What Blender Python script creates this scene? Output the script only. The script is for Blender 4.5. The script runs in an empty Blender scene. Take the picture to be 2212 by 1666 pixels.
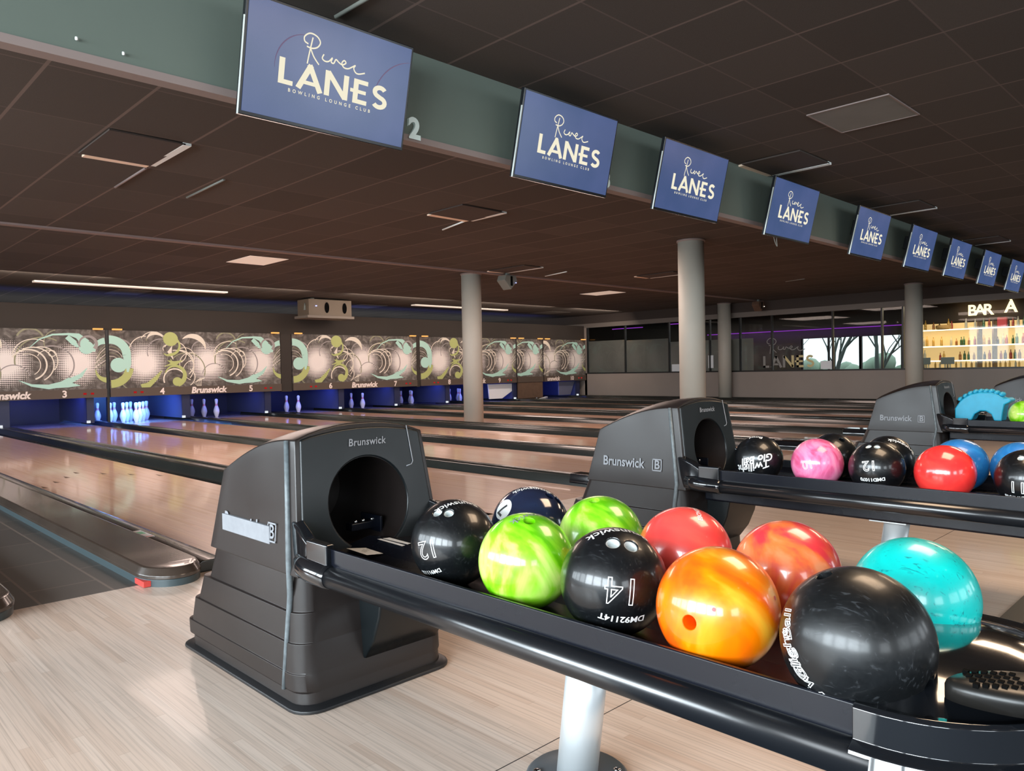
import bpy, bmesh, math, random
from mathutils import Vector, Matrix
random.seed(7)
S = bpy.context.scene
COL = S.collection
pi = math.pi
# ------------------------------------------------------------------ camera
cam_d = bpy.data.cameras.new('camera'); cam = bpy.data.objects.new('camera', cam_d); COL.objects.link(cam)
W, H, F = 2212, 1666, 1638.64
cam_d.sensor_fit = 'HORIZONTAL'; cam_d.sensor_width = 36.0; cam_d.lens = F/W*36.0
cam_d.clip_start = 0.05; cam_d.clip_end = 200
yaw, pit, rol = 0.77406, -0.02056, -0.01918
fw = Vector((math.sin(yaw)*math.cos(pit), math.cos(yaw)*math.cos(pit), math.sin(pit)))
rt = Vector((math.cos(yaw), -math.sin(yaw), 0)); up = rt.cross(fw)
r2 = rt*math.cos(rol)+up*math.sin(rol); u2 = up*math.cos(rol)-rt*math.sin(rol)
CAM = Vector((0, 0, 1.0))
cam.matrix_world = Matrix(((r2.x, u2.x, -fw.x, 0), (r2.y, u2.y, -fw.y, 0), (r2.z, u2.z, -fw.z, 1.0), (0, 0, 0, 1)))
S.camera = cam
# ------------------------------------------------------------------ world, exposure, lights
S.view_settings.view_transform = 'Standard'; S.view_settings.look = 'None'
S.view_settings.exposure = 0.0; S.view_settings.gamma = 1.0; S.view_settings.use_curve_mapping = False
w = bpy.data.worlds.new('world'); S.world = w; w.use_nodes = True
bg = w.node_tree.nodes['Background']; bg.inputs[0].default_value = (0.86, 0.94, 1.0, 1); bg.inputs[1].default_value = 1.7

def area(name, loc, look, sx, sy, power, color, spread=180):
    d = bpy.data.lights.new(name, 'AREA'); d.shape = 'RECTANGLE'; d.size = sx; d.size_y = sy
    d.energy = power; d.color = color; d.spread = math.radians(spread)
    o = bpy.data.objects.new(name, d); COL.objects.link(o); o.location = loc
    o.rotation_euler = (Vector(look)-Vector(loc)).to_track_quat('-Z', 'Y').to_euler()
    return o
# daylight through the windows of the left wall and of the wall behind the camera
WIN_Y = (-3.6, -1.5, 0.6, 2.7, 4.8, 6.9, 9.0, 11.1)
for wy in WIN_Y:
    area('window_daylight', (-4.86, wy, 1.90), (0, wy, 1.70), 1.8, 1.9, (330 if -2 < wy < 3.5 else 210) if wy < 4 else 135, (0.82, 0.93, 1.0))
for wx in (-2.8, 1.5, 4.5, 8.0, 12.0):  # the leftmost window is added to brighten the bevels of the farther hoods
    area('window_daylight', (wx, -6.8, 1.9), (wx, 0, 1.7), 2.4, 1.9, 55 if wx > 0 else 110, (0.86, 0.94, 1.0))
# warm lamps for the masking units, then added fill light above the lanes
for mx in (3.0, 7.1, 11.3, 15.2, 18.8):
    area('masking_lamp', (mx, 15.2, 2.75), (mx, 17.35, 1.2), 3.2 if mx < 18 else 2.2, 0.25, 40, (1.0, 0.84, 0.72))
for lx, ly in ((4, 9), (9, 8), (15, 9), (6, 13), (12, 13)):
    area('lane_fill', (lx, ly, 2.8), (lx, ly, 0), 2.0, 2.0, 105, (1.0, 0.76, 0.66))
for lx, ly in ((3, 0.5), (8, 1.0), (14, 1.0)):  # added warm fill for the approach floor, no fixture there
    area('lounge_fill', (lx, ly, 2.8), (lx, ly, 0), 1.2, 1.2, 60, (1.0, 0.72, 0.48))
# blue lamps over the pin decks and in the cove above the masking units
for bx, pw in ((2.2, 5), (4.2, 7), (5.75, 16), (7.9, 4), (10.05, 7), (12.0, 4.5), (14.15, 6), (16.15, 8), (19.1, 8)):
    area('pin_deck_lamp', (bx, 17.75, 0.78), (bx, 18.3, 0.0), 1.0, 0.15, pw*(3.2 if pw > 10 else 2.0), (0.10, 0.16, 1.0))
area('pin_deck_lamp', (5.75, 17.6, 0.60), (5.75, 18.2, 0.15), 0.5, 0.1, 10, (0.1, 0.85, 1.0))
area('cove_lamp', (10.5, 18.2, 2.35), (10.5, 18.6, 2.86), 18, 0.2, 30, (0.10, 0.12, 1.0))
area('bar_room_lamp', (23, 6.0, 2.6), (23, 6.0, 0), 2, 2, 60, (1.0, 0.78, 0.55))
area('bar_room_lamp', (23, 13.0, 2.6), (23, 13.0, 0), 2, 5, 60, (1.0, 0.86, 0.78))

# ------------------------------------------------------------------ materials
def nm(name):
    m = bpy.data.materials.new(name); m.use_nodes = True
    return m, m.node_tree, m.node_tree.nodes['Principled BSDF']
def P(name, col, rough=0.5, metal=0.0, coat=0.0, spec=0.5, noise=0.0, nscale=8.0, bump=0.0, emit=None, estr=0.0, trans=0.0, alpha=1.0, rnoise=0.0):
    m, t, b = nm(name)
    c = (col[0], col[1], col[2], 1)
    b.inputs['Base Color'].default_value = c; b.inputs['Roughness'].default_value = rough
    b.inputs['Metallic'].default_value = metal; b.inputs['Coat Weight'].default_value = coat
    b.inputs['Coat Roughness'].default_value = 0.06; b.inputs['Specular IOR Level'].default_value = spec
    if emit: b.inputs['Emission Color'].default_value = (*emit, 1); b.inputs['Emission Strength'].default_value = estr
    if trans: b.inputs['Transmission Weight'].default_value = trans
    if alpha < 1: b.inputs['Alpha'].default_value = alpha
    if noise or bump or rnoise:
        tc = t.nodes.new('ShaderNodeTexCoord'); n = t.nodes.new('ShaderNodeTexNoise')
        n.inputs['Scale'].default_value = nscale; n.inputs['Detail'].default_value = 6
        t.links.new(tc.outputs['Object'], n.inputs['Vector'])
        if noise:
            mx = t.nodes.new('ShaderNodeMix'); mx.data_type = 'RGBA'
            mx.inputs[6].default_value = tuple(max(0, v*(1-noise)) for v in col)+(1,)
            mx.inputs[7].default_value = tuple(min(1, v*(1+noise)) for v in col)+(1,)
            t.links.new(n.outputs['Fac'], mx.inputs[0]); t.links.new(mx.outputs[2], b.inputs['Base Color'])
        if rnoise:
            mr = t.nodes.new('ShaderNodeMapRange'); mr.inputs[3].default_value = max(0, rough-rnoise); mr.inputs[4].default_value = rough+rnoise
            t.links.new(n.outputs['Fac'], mr.inputs[0]); t.links.new(mr.outputs[0], b.inputs['Roughness'])
        if bump:
            bp = t.nodes.new('ShaderNodeBump'); bp.inputs['Strength'].default_value = bump; bp.inputs['Distance'].default_value = 0.01
            t.links.new(n.outputs['Fac'], bp.inputs['Height']); t.links.new(bp.outputs[0], b.inputs['Normal'])
    return m
def E(name, col, s):
    m = bpy.data.materials.new(name); m.use_nodes = True; t = m.node_tree; t.nodes.clear()
    e = t.nodes.new('ShaderNodeEmission'); o = t.nodes.new('ShaderNodeOutputMaterial')
    e.inputs[0].default_value = (*col, 1); e.inputs[1].default_value = s; t.links.new(e.outputs[0], o.inputs[0]); return m

def ramp(t, fac, stops, interp='LINEAR'):
    r = t.nodes.new('ShaderNodeValToRGB'); r.color_ramp.interpolation = interp
    while len(r.color_ramp.elements) < len(stops): r.color_ramp.elements.new(0.5)
    for e, (p, c) in zip(r.color_ramp.elements, stops): e.position = p; e.color = (*c, 1)
    t.links.new(fac, r.inputs[0]); return r.outputs[0]
def math_n(t, op, a, b=None, c=None):
    n = t.nodes.new('ShaderNodeMath'); n.operation = op
    for i, v in enumerate((a, b, c)):
        if v is None: continue
        if isinstance(v, (int, float)): n.inputs[i].default_value = v
        else: t.links.new(v, n.inputs[i])
    return n.outputs[0]
def mixc(t, f, a, b, mode='MIX'):
    n = t.nodes.new('ShaderNodeMix'); n.data_type = 'RGBA'; n.blend_type = mode
    for i, v in ((0, f), (6, a), (7, b)):
        if isinstance(v, (int, float)): n.inputs[i].default_value = v
        elif isinstance(v, tuple): n.inputs[i].default_value = (*v, 1)
        else: t.links.new(v, n.inputs[i])
    return n.outputs[2]

def wood(name, cols, rough, board=0.026, length=0.9, coat=0.0, streak=0.5):
    """narrow glued strips running along Y, world scale"""
    m, t, b = nm(name)
    tc = t.nodes.new('ShaderNodeTexCoord'); sp = t.nodes.new('ShaderNodeSeparateXYZ'); t.links.new(tc.outputs['Object'], sp.inputs[0])
    bx = math_n(t, 'DIVIDE', sp.outputs[0], board); bi = math_n(t, 'FLOOR', bx)
    wn = t.nodes.new('ShaderNodeTexWhiteNoise'); wn.noise_dimensions = '1D'; t.links.new(bi, wn.inputs['W'])
    yy = math_n(t, 'ADD', math_n(t, 'DIVIDE', sp.outputs[1], length), math_n(t, 'MULTIPLY', wn.outputs['Value'], 7.3))
    yi = math_n(t, 'FLOOR', yy)
    wn2 = t.nodes.new('ShaderNodeTexWhiteNoise'); wn2.noise_dimensions = '2D'
    cb = t.nodes.new('ShaderNodeCombineXYZ'); t.links.new(bi, cb.inputs[0]); t.links.new(yi, cb.inputs[1]); t.links.new(cb.outputs[0], wn2.inputs['Vector'])
    base = ramp(t, wn2.outputs['Value'], [(i/(len(cols)-1), c) for i, c in enumerate(cols)])
    mp = t.nodes.new('ShaderNodeMapping'); mp.inputs['Scale'].default_value = (130, 2.2, 1); t.links.new(tc.outputs['Object'], mp.inputs[0])
    n = t.nodes.new('ShaderNodeTexNoise'); n.inputs['Scale'].default_value = 1.0; n.inputs['Detail'].default_value = 5; t.links.new(mp.outputs[0], n.inputs['Vector'])
    g = ramp(t, n.outputs['Fac'], [(0.3, (1-streak*0.45,)*3), (0.55, (1, 1, 1)), (0.75, (1-streak*0.15,)*3)])
    c1 = mixc(t, 1.0, base, g, 'MULTIPLY')
    fr = math_n(t, 'FRACT', bx); edge = math_n(t, 'LESS_THAN', fr, 0.045)
    fy = math_n(t, 'FRACT', yy); ey = math_n(t, 'LESS_THAN', fy, 0.002/length)
    ed = math_n(t, 'MULTIPLY', math_n(t, 'MAXIMUM', edge, ey), 0.28)
    c2 = mixc(t, ed, c1, (0.25, 0.17, 0.12))
    t.links.new(c2, b.inputs['Base Color']); b.inputs['Roughness'].default_value = rough
    b.inputs['Coat Weight'].default_value = coat; b.inputs['Coat Roughness'].default_value = 0.07
    return m
M = {}
M['approach'] = wood('approach_wood', [(0.60, 0.45, 0.36), (0.68, 0.54, 0.45), (0.65, 0.51, 0.42), (0.71, 0.575, 0.485)], 0.42, 0.03, 0.8, 0.15, 0.6)
M['lane'] = wood('lane_wood', [(0.68, 0.37, 0.22), (0.78, 0.46, 0.31), (0.74, 0.43, 0.31), (0.80, 0.50, 0.36)], 0.28, 0.03, 1.1, 0.7, 0.4)
M['deck'] = P('deck_wood', (0.5, 0.4, 0.36), 0.2, coat=0.5)
M['black_plastic'] = P('black_plastic', (0.005, 0.007, 0.008), 0.30, spec=0.35, noise=0.35, nscale=5, rnoise=0.10)
M['grey_plastic'] = P('grey_plastic', (0.016, 0.012, 0.011), 0.34, spec=0.45, noise=0.25, nscale=4, rnoise=0.10)
M['gloss_black'] = P('gloss_black', (0.006, 0.007, 0.009), 0.10, coat=1.0)
M['satin_black'] = P('satin_black', (0.004, 0.005, 0.009), 0.26, spec=0.4, rnoise=0.06, nscale=6)
M['tube'] = P('tube', (0.006, 0.007, 0.009), 0.24, coat=0.0, spec=0.9)
M['worn'] = P('worn_edge', (0.11, 0.13, 0.14), 0.45, noise=0.7, nscale=60)
M['badge'] = P('badge', (0.23, 0.24, 0.26), 0.45, noise=0.2, nscale=40)
M['silver'] = P('silver', (0.72, 0.76, 0.78), 0.34, metal=0.55)
M['foot'] = P('foot_metal', (0.13, 0.16, 0.18), 0.4, metal=0.5)
M['chrome'] = P('chrome', (0.8, 0.8, 0.8), 0.12, metal=1.0)
M['dark_hole'] = P('dark_hole', (0.002, 0.002, 0.002), 0.8, spec=0.05)
M['white_paint'] = P('white_paint', (0.78, 0.79, 0.78), 0.4)
M['paper'] = P('paper', (0.75, 0.77, 0.78), 0.6)
M['ink'] = P('ink', (0.03, 0.03, 0.03), 0.6)
M['insert'] = P('insert', (0.50, 0.53, 0.52), 0.4)
M['cap'] = P('capping', (0.020, 0.022, 0.020), 0.22, coat=0.3, noise=0.3, nscale=2)
M['cap_brown'] = P('capping_brown', (0.050, 0.036, 0.028), 0.22, coat=0.4, noise=0.5, nscale=3)
M['gutter'] = P('gutter', (0.012, 0.013, 0.013), 0.35)
M['column'] = P('column_paint', (0.40, 0.375, 0.32), 0.6, noise=0.06, nscale=3)
M['beam'] = P('beam_paint', (0.105, 0.130, 0.108), 0.7, noise=0.08, nscale=2)
M['beam_trim'] = P('beam_trim', (0.22, 0.17, 0.155), 0.6)
M['dark_wall'] = P('dark_wall', (0.045, 0.033, 0.027), 0.8)
M['fascia'] = P('fascia', (0.030, 0.022, 0.017), 0.8, noise=0.2, nscale=1)
M['grey_wall'] = P('grey_wall', (0.27, 0.225, 0.195), 0.7, noise=0.08, nscale=1.5)
M['header'] = P('header', (0.17, 0.145, 0.125), 0.7)
M['navy'] = P('navy_panel', (0.02, 0.025, 0.07), 0.4)
M['kick'] = P('kickback', (0.05, 0.06, 0.12), 0.35)
M['pin'] = P('pin_white', (0.80, 0.80, 0.82), 0.25, coat=0.5)
M['pin_red'] = P('pin_red', (0.75, 0.03, 0.08), 0.3)
M['carpet'] = P('carpet', (0.07, 0.085, 0.11), 0.95, noise=0.3, nscale=120)
M['trim_black'] = P('trim_black', (0.012, 0.012, 0.013), 0.4)
M['light_panel'] = P('light_panel', (0.75, 0.68, 0.60), 0.5, emit=(1.0, 0.80, 0.66), estr=0.32)
M['dim_panel'] = P('dim_panel', (0.13, 0.12, 0.11), 0.7)
M['vent'] = P('vent_panel', (0.16, 0.165, 0.155), 0.6, noise=0.15, nscale=5)
M['grid_lit_pale'] = P('grid_lit_pale', (0.78, 0.84, 0.82), 0.4)  # cool and warm light at the tile gaps, painted as base colour
M['grid_lit_warm'] = P('grid_lit_warm', (0.85, 0.66, 0.50), 0.4)
M['strip_line'] = P('strip_line', (0.20, 0.15, 0.14), 0.6)
M['bezel'] = P('bezel', (0.008, 0.009, 0.011), 0.2)
M['bezel_edge'] = P('bezel_edge', (0.62, 0.68, 0.66), 0.3, metal=0.4)
M['sign_teal'] = P('sign_teal', (0.68, 0.80, 0.77), 0.5)
M['wood_brown'] = P('wood_brown', (0.12, 0.07, 0.045), 0.5, noise=0.3, nscale=10)
M['lamp_grey'] = P('lamp_grey', (0.16, 0.17, 0.15), 0.5)
M['blue_led'] = E('blue_led', (0.35, 0.4, 1.0), 3.0)
M['red_led'] = E('red_led', (0.8, 0.03, 0.03), 0.5)
M['orange_led'] = E('orange_led', (1.0, 0.45, 0.12), 1.3)
M['purple'] = E('purple_led', (0.33, 0.05, 0.60), 1.0)
M['spot'] = E('spot', (1.0, 0.93, 0.82), 3.0)
M['screen_text'] = E('screen_text', (0.92, 0.86, 0.66), 1.0)
M['screen_arc'] = E('screen_arc', (0.22, 0.16, 0.26), 0.85)
M['marquee'] = E('marquee', (1.0, 0.78, 0.42), 2.6)
M['shelf_light'] = E('shelf_light', (1.0, 0.80, 0.48), 4.0)
M['sticker_green'] = P('sticker_green', (0.05, 0.5, 0.25), 0.5)
M['sticker_red'] = P('sticker_red', (0.6, 0.06, 0.05), 0.4)
M['bag_blue'] = P('bag_blue', (0.02, 0.36, 0.55), 0.45, noise=0.15, nscale=20)
M['bark'] = P('bark', (0.10, 0.12, 0.11), 0.9)
M['foliage'] = P('foliage', (0.35, 0.46, 0.36), 0.9)
M['decal_gold'] = P('decal_gold', (0.62, 0.52, 0.26), 0.4)
M['decal_grey'] = P('decal_grey', (0.25, 0.24, 0.22), 0.5)
M['frost'] = P('frost', (0.24, 0.20, 0.18), 0.6, noise=0.2, nscale=1.2)
M['teal_art'] = P('teal_art', (0.42, 0.66, 0.57), 0.6)
M['green_art'] = P('green_art', (0.42, 0.45, 0.16), 0.6)
M['cream_art'] = P('cream_art', (0.72, 0.64, 0.54), 0.6)
M['grey_art'] = P('grey_art', (0.31, 0.27, 0.26), 0.6)
M['olive_art'] = P('olive_art', (0.27, 0.26, 0.16), 0.6)
M['strip_brown'] = P('strip_brown', (0.085, 0.060, 0.045), 0.5)
M['letter_pink'] = P('letter_pink', (0.80, 0.68, 0.62), 0.5)
def glass_mat():
    m = bpy.data.materials.new('glass'); m.use_nodes = True; t = m.node_tree; t.nodes.clear()
    tr = t.nodes.new('ShaderNodeBsdfTransparent'); tr.inputs[0].default_value = (0.86, 0.90, 0.89, 1)
    gl = t.nodes.new('ShaderNodeBsdfGlossy'); gl.inputs[1].default_value = 0.02
    fr = t.nodes.new('ShaderNodeFresnel'); fr.inputs[0].default_value = 1.3
    mx = t.nodes.new('ShaderNodeMixShader'); o = t.nodes.new('ShaderNodeOutputMaterial')
    t.links.new(fr.outputs[0], mx.inputs[0]); t.links.new(tr.outputs[0], mx.inputs[1]); t.links.new(gl.outputs[0], mx.inputs[2]); t.links.new(mx.outputs[0], o.inputs[0])
    return m
M['glass'] = glass_mat()

def ceiling_mat(name, px, py, ox, oy, wid):
    m, t, b = nm(name)
    tc = t.nodes.new('ShaderNodeTexCoord'); sp = t.nodes.new('ShaderNodeSeparateXYZ'); t.links.new(tc.outputs['Object'], sp.inputs[0])
    def line(o, p, off, wd):
        f = math_n(t, 'FRACT', math_n(t, 'ADD', math_n(t, 'DIVIDE', math_n(t, 'SUBTRACT', o, off), p), 100.0+wd/2/p))
        return math_n(t, 'LESS_THAN', f, wd/p)
    lx = line(sp.outputs[0], px, ox, wid); ly = line(sp.outputs[1], py, oy, wid*0.6)
    l = math_n(t, 'MAXIMUM', lx, math_n(t, 'MULTIPLY', ly, 0.5))
    def idx(o, p, off): return math_n(t, 'FLOOR', math_n(t, 'ADD', math_n(t, 'DIVIDE', math_n(t, 'SUBTRACT', o, off), p), 100.0))
    cb = t.nodes.new('ShaderNodeCombineXYZ'); t.links.new(idx(sp.outputs[0], px, ox), cb.inputs[0]); t.links.new(idx(sp.outputs[1], py, oy), cb.inputs[1])
    wn = t.nodes.new('ShaderNodeTexWhiteNoise'); wn.noise_dimensions = '2D'; t.links.new(cb.outputs[0], wn.inputs['Vector'])
    base = ramp(t, wn.outputs['Value'], [(0, (0.062, 0.052, 0.045)), (1, (0.080, 0.067, 0.058))])
    c = mixc(t, l, base, (0.15, 0.115, 0.10))
    n = t.nodes.new('ShaderNodeTexNoise'); n.inputs['Scale'].default_value = 220; t.links.new(tc.outputs['Object'], n.inputs['Vector'])
    c = mixc(t, 0.25, c, n.outputs['Fac'], 'OVERLAY')
    t.links.new(c, b.inputs['Base Color']); b.inputs['Roughness'].default_value = 0.85; b.inputs['Specular IOR Level'].default_value = 0.2
    return m
M['ceil_lane'] = ceiling_mat('ceiling_lane_tiles', 0.62, 0.98, 1.84, 6.12, 0.022)
M['ceil_lounge'] = ceiling_mat('ceiling_lounge_tiles', 0.60, 0.575, 2.99, 2.51, 0.018)

def tile_mat():
    m, t, b = nm('walkway_tiles')
    tc = t.nodes.new('ShaderNodeTexCoord'); br = t.nodes.new('ShaderNodeTexBrick')
    mp = t.nodes.new('ShaderNodeMapping'); mp.inputs['Rotation'].default_value = (0, 0, pi/2); mp.inputs['Location'].default_value = (0.1, 0.97, 0)
    t.links.new(tc.outputs['Object'], mp.inputs[0]); t.links.new(mp.outputs[0], br.inputs['Vector'])
    br.inputs['Scale'].default_value = 1.0; br.inputs['Brick Width'].default_value = 0.62; br.inputs['Row Height'].default_value = 0.30
    br.inputs['Mortar Size'].default_value = 0.006; br.offset = 0.5
    br.inputs['Color1'].default_value = (0.060, 0.056, 0.052, 1); br.inputs['Color2'].default_value = (0.085, 0.078, 0.070, 1); br.inputs['Mortar'].default_value = (0.16, 0.13, 0.11, 1)
    t.links.new(br.outputs['Color'], b.inputs['Base Color']); b.inputs['Roughness'].default_value = 0.45
    return m
M['tiles'] = tile_mat()

def ball_mat(name, cols, scale=3.0, rough=0.30, distort=1.5, lo=0.35, hi=0.65, coat=0.8, scuff=0.0, scuffcol=(0.25, 0.27, 0.3), croug=0.10, spec=0.5):
    m, t, b = nm(name)
    tc = t.nodes.new('ShaderNodeTexCoord')
    n = t.nodes.new('ShaderNodeTexNoise'); n.inputs['Scale'].default_value = scale*3; n.inputs['Detail'].default_value = 4
    n.inputs['Distortion'].default_value = distort; t.links.new(tc.outputs['Object'], n.inputs['Vector'])
    k = len(cols); c = ramp(t, n.outputs['Fac'], [(lo+(hi-lo)*i/(max(1, k-1)), cc) for i, cc in enumerate(cols)]) if k > 1 else None
    if scuff:
        mp = t.nodes.new('ShaderNodeMapping'); mp.inputs['Scale'].default_value = (90, 30, 60); mp.inputs['Rotation'].default_value = (0.4, 0.7, 0.3)
        t.links.new(tc.outputs['Object'], mp.inputs[0])
        n2 = t.nodes.new('ShaderNodeTexNoise'); n2.inputs['Scale'].default_value = 1.0; n2.inputs['Detail'].default_value = 7; n2.inputs['Distortion'].default_value = 2.0
        t.links.new(mp.outputs[0], n2.inputs['Vector'])
        msk = ramp(t, n2.outputs['Fac'], [(0.60, (0, 0, 0)), (0.72, (scuff,)*3)])
        c = mixc(t, msk, c if c else cols[0], scuffcol)
        mr = t.nodes.new('ShaderNodeMapRange'); mr.inputs[3].default_value = rough; mr.inputs[4].default_value = rough+0.3
        t.links.new(n2.outputs['Fac'], mr.inputs[0]); t.links.new(mr.outputs[0], b.inputs['Roughness'])
    else: b.inputs['Roughness'].default_value = rough
    if c is None: b.inputs['Base Color'].default_value = (*cols[0], 1)
    elif not isinstance(c, tuple): t.links.new(c, b.inputs['Base Color'])
    b.inputs['Specular IOR Level'].default_value = spec; b.inputs['Coat Weight'].default_value = coat; b.inputs['Coat Roughness'].default_value = croug
    return m

# ------------------------------------------------------------------ helpers
class B:
    def __init__(s): s.bm = bmesh.new()
    def face(s, pts):
        return s.bm.faces.new([s.bm.verts.new(p) for p in pts])
    def box(s, x0, x1, y0, y1, z0, z1):
        v = [s.bm.verts.new((x, y, z)) for x in (x0, x1) for y in (y0, y1) for z in (z0, z1)]
        for f in ((0, 1, 3, 2), (4, 6, 7, 5), (0, 4, 5, 1), (2, 3, 7, 6), (0, 2, 6, 4), (1, 5, 7, 3)):
            s.bm.faces.new([v[i] for i in f])
        return s
    def loft(s, secs, closed=True, caps=True, smooth=False):
        rs = [[s.bm.verts.new(p) for p in sec] for sec in secs]
        n = len(secs[0])
        for a, b in zip(rs, rs[1:]):
            for i in range(n if closed else n-1):
                f = s.bm.faces.new((a[i], a[(i+1) % n], b[(i+1) % n], b[i])); f.smooth = smooth
        if caps and closed: s.bm.faces.new(list(reversed(rs[0]))); s.bm.faces.new(rs[-1])
        return s
    def tube(s, path, r, n=16, caps=True):
        secs = []
        path = [Vector(p) for p in path]
        rr = r if isinstance(r, (list, tuple)) else [r]*len(path)
        a = None
        for i, p in enumerate(path):
            d = (path[min(i+1, len(path)-1)]-path[max(i-1, 0)]).normalized()
            if a is None: a = d.orthogonal().normalized()
            else: a = (a-d*a.dot(d)).normalized()
            b2 = d.cross(a)
            secs.append([p+a*rr[i]*math.cos(2*pi*k/n)+b2*rr[i]*math.sin(2*pi*k/n) for k in range(n)])
        return s.loft(secs, True, caps, True)
    def lathe(s, prof, n=32, c=(0, 0, 0)):
        rs = []
        for (r, z) in prof:
            if r < 1e-6: rs.append([s.bm.verts.new((c[0], c[1], c[2]+z))])
            else: rs.append([s.bm.verts.new((c[0]+r*math.cos(2*pi*k/n), c[1]+r*math.sin(2*pi*k/n), c[2]+z)) for k in range(n)])
        for a, b in zip(rs, rs[1:]):
            for k in range(n):
                q = [a[k % len(a)], a[(k+1) % len(a)], b[(k+1) % len(b)], b[k % len(b)]]
                q = list(dict.fromkeys(q))
                if len(q) > 2: s.bm.faces.new(q).smooth = True
        return s
    def add(s, verts, faces, fn=lambda v: v, smooth=False):
        vs = [s.bm.verts.new(fn(v)) for v in verts]
        for f in faces:
            try: s.bm.faces.new([vs[i] for i in f]).smooth = smooth
            except ValueError: pass
        return s
    def build(s, name, mat, parent=None, off=(0, 0, 0), bevel=0, seg=3, angle=40, sub=0, smooth=None, normals=True):
        if off != (0, 0, 0): bmesh.ops.translate(s.bm, verts=s.bm.verts[:], vec=[-v for v in off])
        if normals: bmesh.ops.recalc_face_normals(s.bm, faces=s.bm.faces[:])
        me = bpy.data.meshes.new(name); s.bm.to_mesh(me); s.bm.free()
        mats = mat if isinstance(mat, list) else [mat]
        for m in mats: me.materials.append(m)
        if smooth is not None:
            for p in me.polygons: p.use_smooth = smooth
        o = bpy.data.objects.new(name, me); COL.objects.link(o)
        if parent: o.parent = parent
        if bevel:
            md = o.modifiers.new('bevel', 'BEVEL'); md.width = bevel; md.segments = seg; md.limit_method = 'ANGLE'; md.angle_limit = math.radians(angle)
            for p in me.polygons: p.use_smooth = True
            md.harden_normals = True
        if sub:
            md = o.modifiers.new('sub', 'SUBSURF'); md.levels = sub; md.render_levels = sub
        return o
def thing(name, label, cat, loc=(0, 0, 0), rz=0, group=None):
    o = bpy.data.objects.new(name, None); COL.objects.link(o); o.location = loc; o.rotation_euler = (0, 0, rz)
    o.empty_display_size = 0.1
    o['label'] = label; o['category'] = cat
    if group: o['group'] = group
    return o
def tag(o, label, cat, group=None, kind=None):
    o['label'] = label; o['category'] = cat
    if group: o['group'] = group
    if kind: o['kind'] = kind
    return o
def struct(o): o['kind'] = 'structure'; return o
def dup(root, loc, label, group=None):
    r = root.copy(); COL.objects.link(r); r.location = loc; r['label'] = label
    if group: r['group'] = group
    for ch in list(root.children):
        c = ch.copy(); COL.objects.link(c); c.parent = r
        for g in list(ch.children):
            d = g.copy(); COL.objects.link(d); d.parent = c
    return r
_tc = {}
def text(s, size=1.0, bold=0.0, outline=0.0, shear=0.0, spacing=1.0):
    key = (s, size, bold, outline, shear, spacing)
    if key in _tc: return _tc[key]
    cu = bpy.data.curves.new('t', 'FONT'); cu.body = s; cu.size = size; cu.align_x = 'CENTER'; cu.align_y = 'CENTER'
    cu.offset = bold; cu.shear = shear; cu.space_character = spacing; cu.resolution_u = 4
    if outline: cu.fill_mode = 'NONE'; cu.bevel_depth = outline; cu.bevel_resolution = 0
    o = bpy.data.objects.new('t', cu); COL.objects.link(o)
    dg = bpy.context.evaluated_depsgraph_get(); me = bpy.data.meshes.new_from_object(o.evaluated_get(dg))
    vs = [tuple(v.co) for v in me.vertices]; fs = [tuple(p.vertices) for p in me.polygons]
    bpy.data.objects.remove(o); bpy.data.curves.remove(cu); bpy.data.meshes.remove(me)
    _tc[key] = (vs, fs); return vs, fs
def ribbon(pts, wid):
    """flat strip polygons along a 2D polyline"""
    v, f = [], []
    pts = [Vector(p) for p in pts]
    ww = wid if isinstance(wid, (list, tuple)) else [wid]*len(pts)
    for i, p in enumerate(pts):
        d = (pts[min(i+1, len(pts)-1)]-pts[max(i-1, 0)])
        d = d.normalized() if d.length > 1e-9 else Vector((1, 0))
        n = Vector((-d.y, d.x))*ww[i]/2
        v += [(p.x+n.x, p.y+n.y, 0), (p.x-n.x, p.y-n.y, 0)]
    for i in range(len(pts)-1): f.append((2*i, 2*i+1, 2*i+3, 2*i+2))
    return v, f
def catmull(pts, k=5):
    P_ = [Vector(p) for p in pts]; out = []
    for i in range(len(P_)-1):
        a, b, c, d = P_[max(i-1, 0)], P_[i], P_[i+1], P_[min(i+2, len(P_)-1)]
        for j in range(k):
            t = j/k; out.append(0.5*((2*b)+(c-a)*t+(2*a-5*b+4*c-d)*t*t+(3*b-a-3*c+d)*t**3))
    out.append(P_[-1]); return out
def arcpts(cx, cy, r, a0, a1, n=18, ry=None):
    ry = ry or r
    return [(cx+r*math.cos(math.radians(a0+(a1-a0)*i/n)), cy+ry*math.sin(math.radians(a0+(a1-a0)*i/n))) for i in range(n+1)]
def merge(parts):
    V, Fc = [], []
    for v, f in parts:
        o = len(V); V += v; Fc += [tuple(i+o for i in q) for q in f]
    return V, Fc
def xf(vf, sx=1, sy=None, dx=0, dy=0):
    sy = sx if sy is None else sy
    return [(x*sx+dx, y*sy+dy, z) for x, y, z in vf[0]], vf[1]
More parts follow.
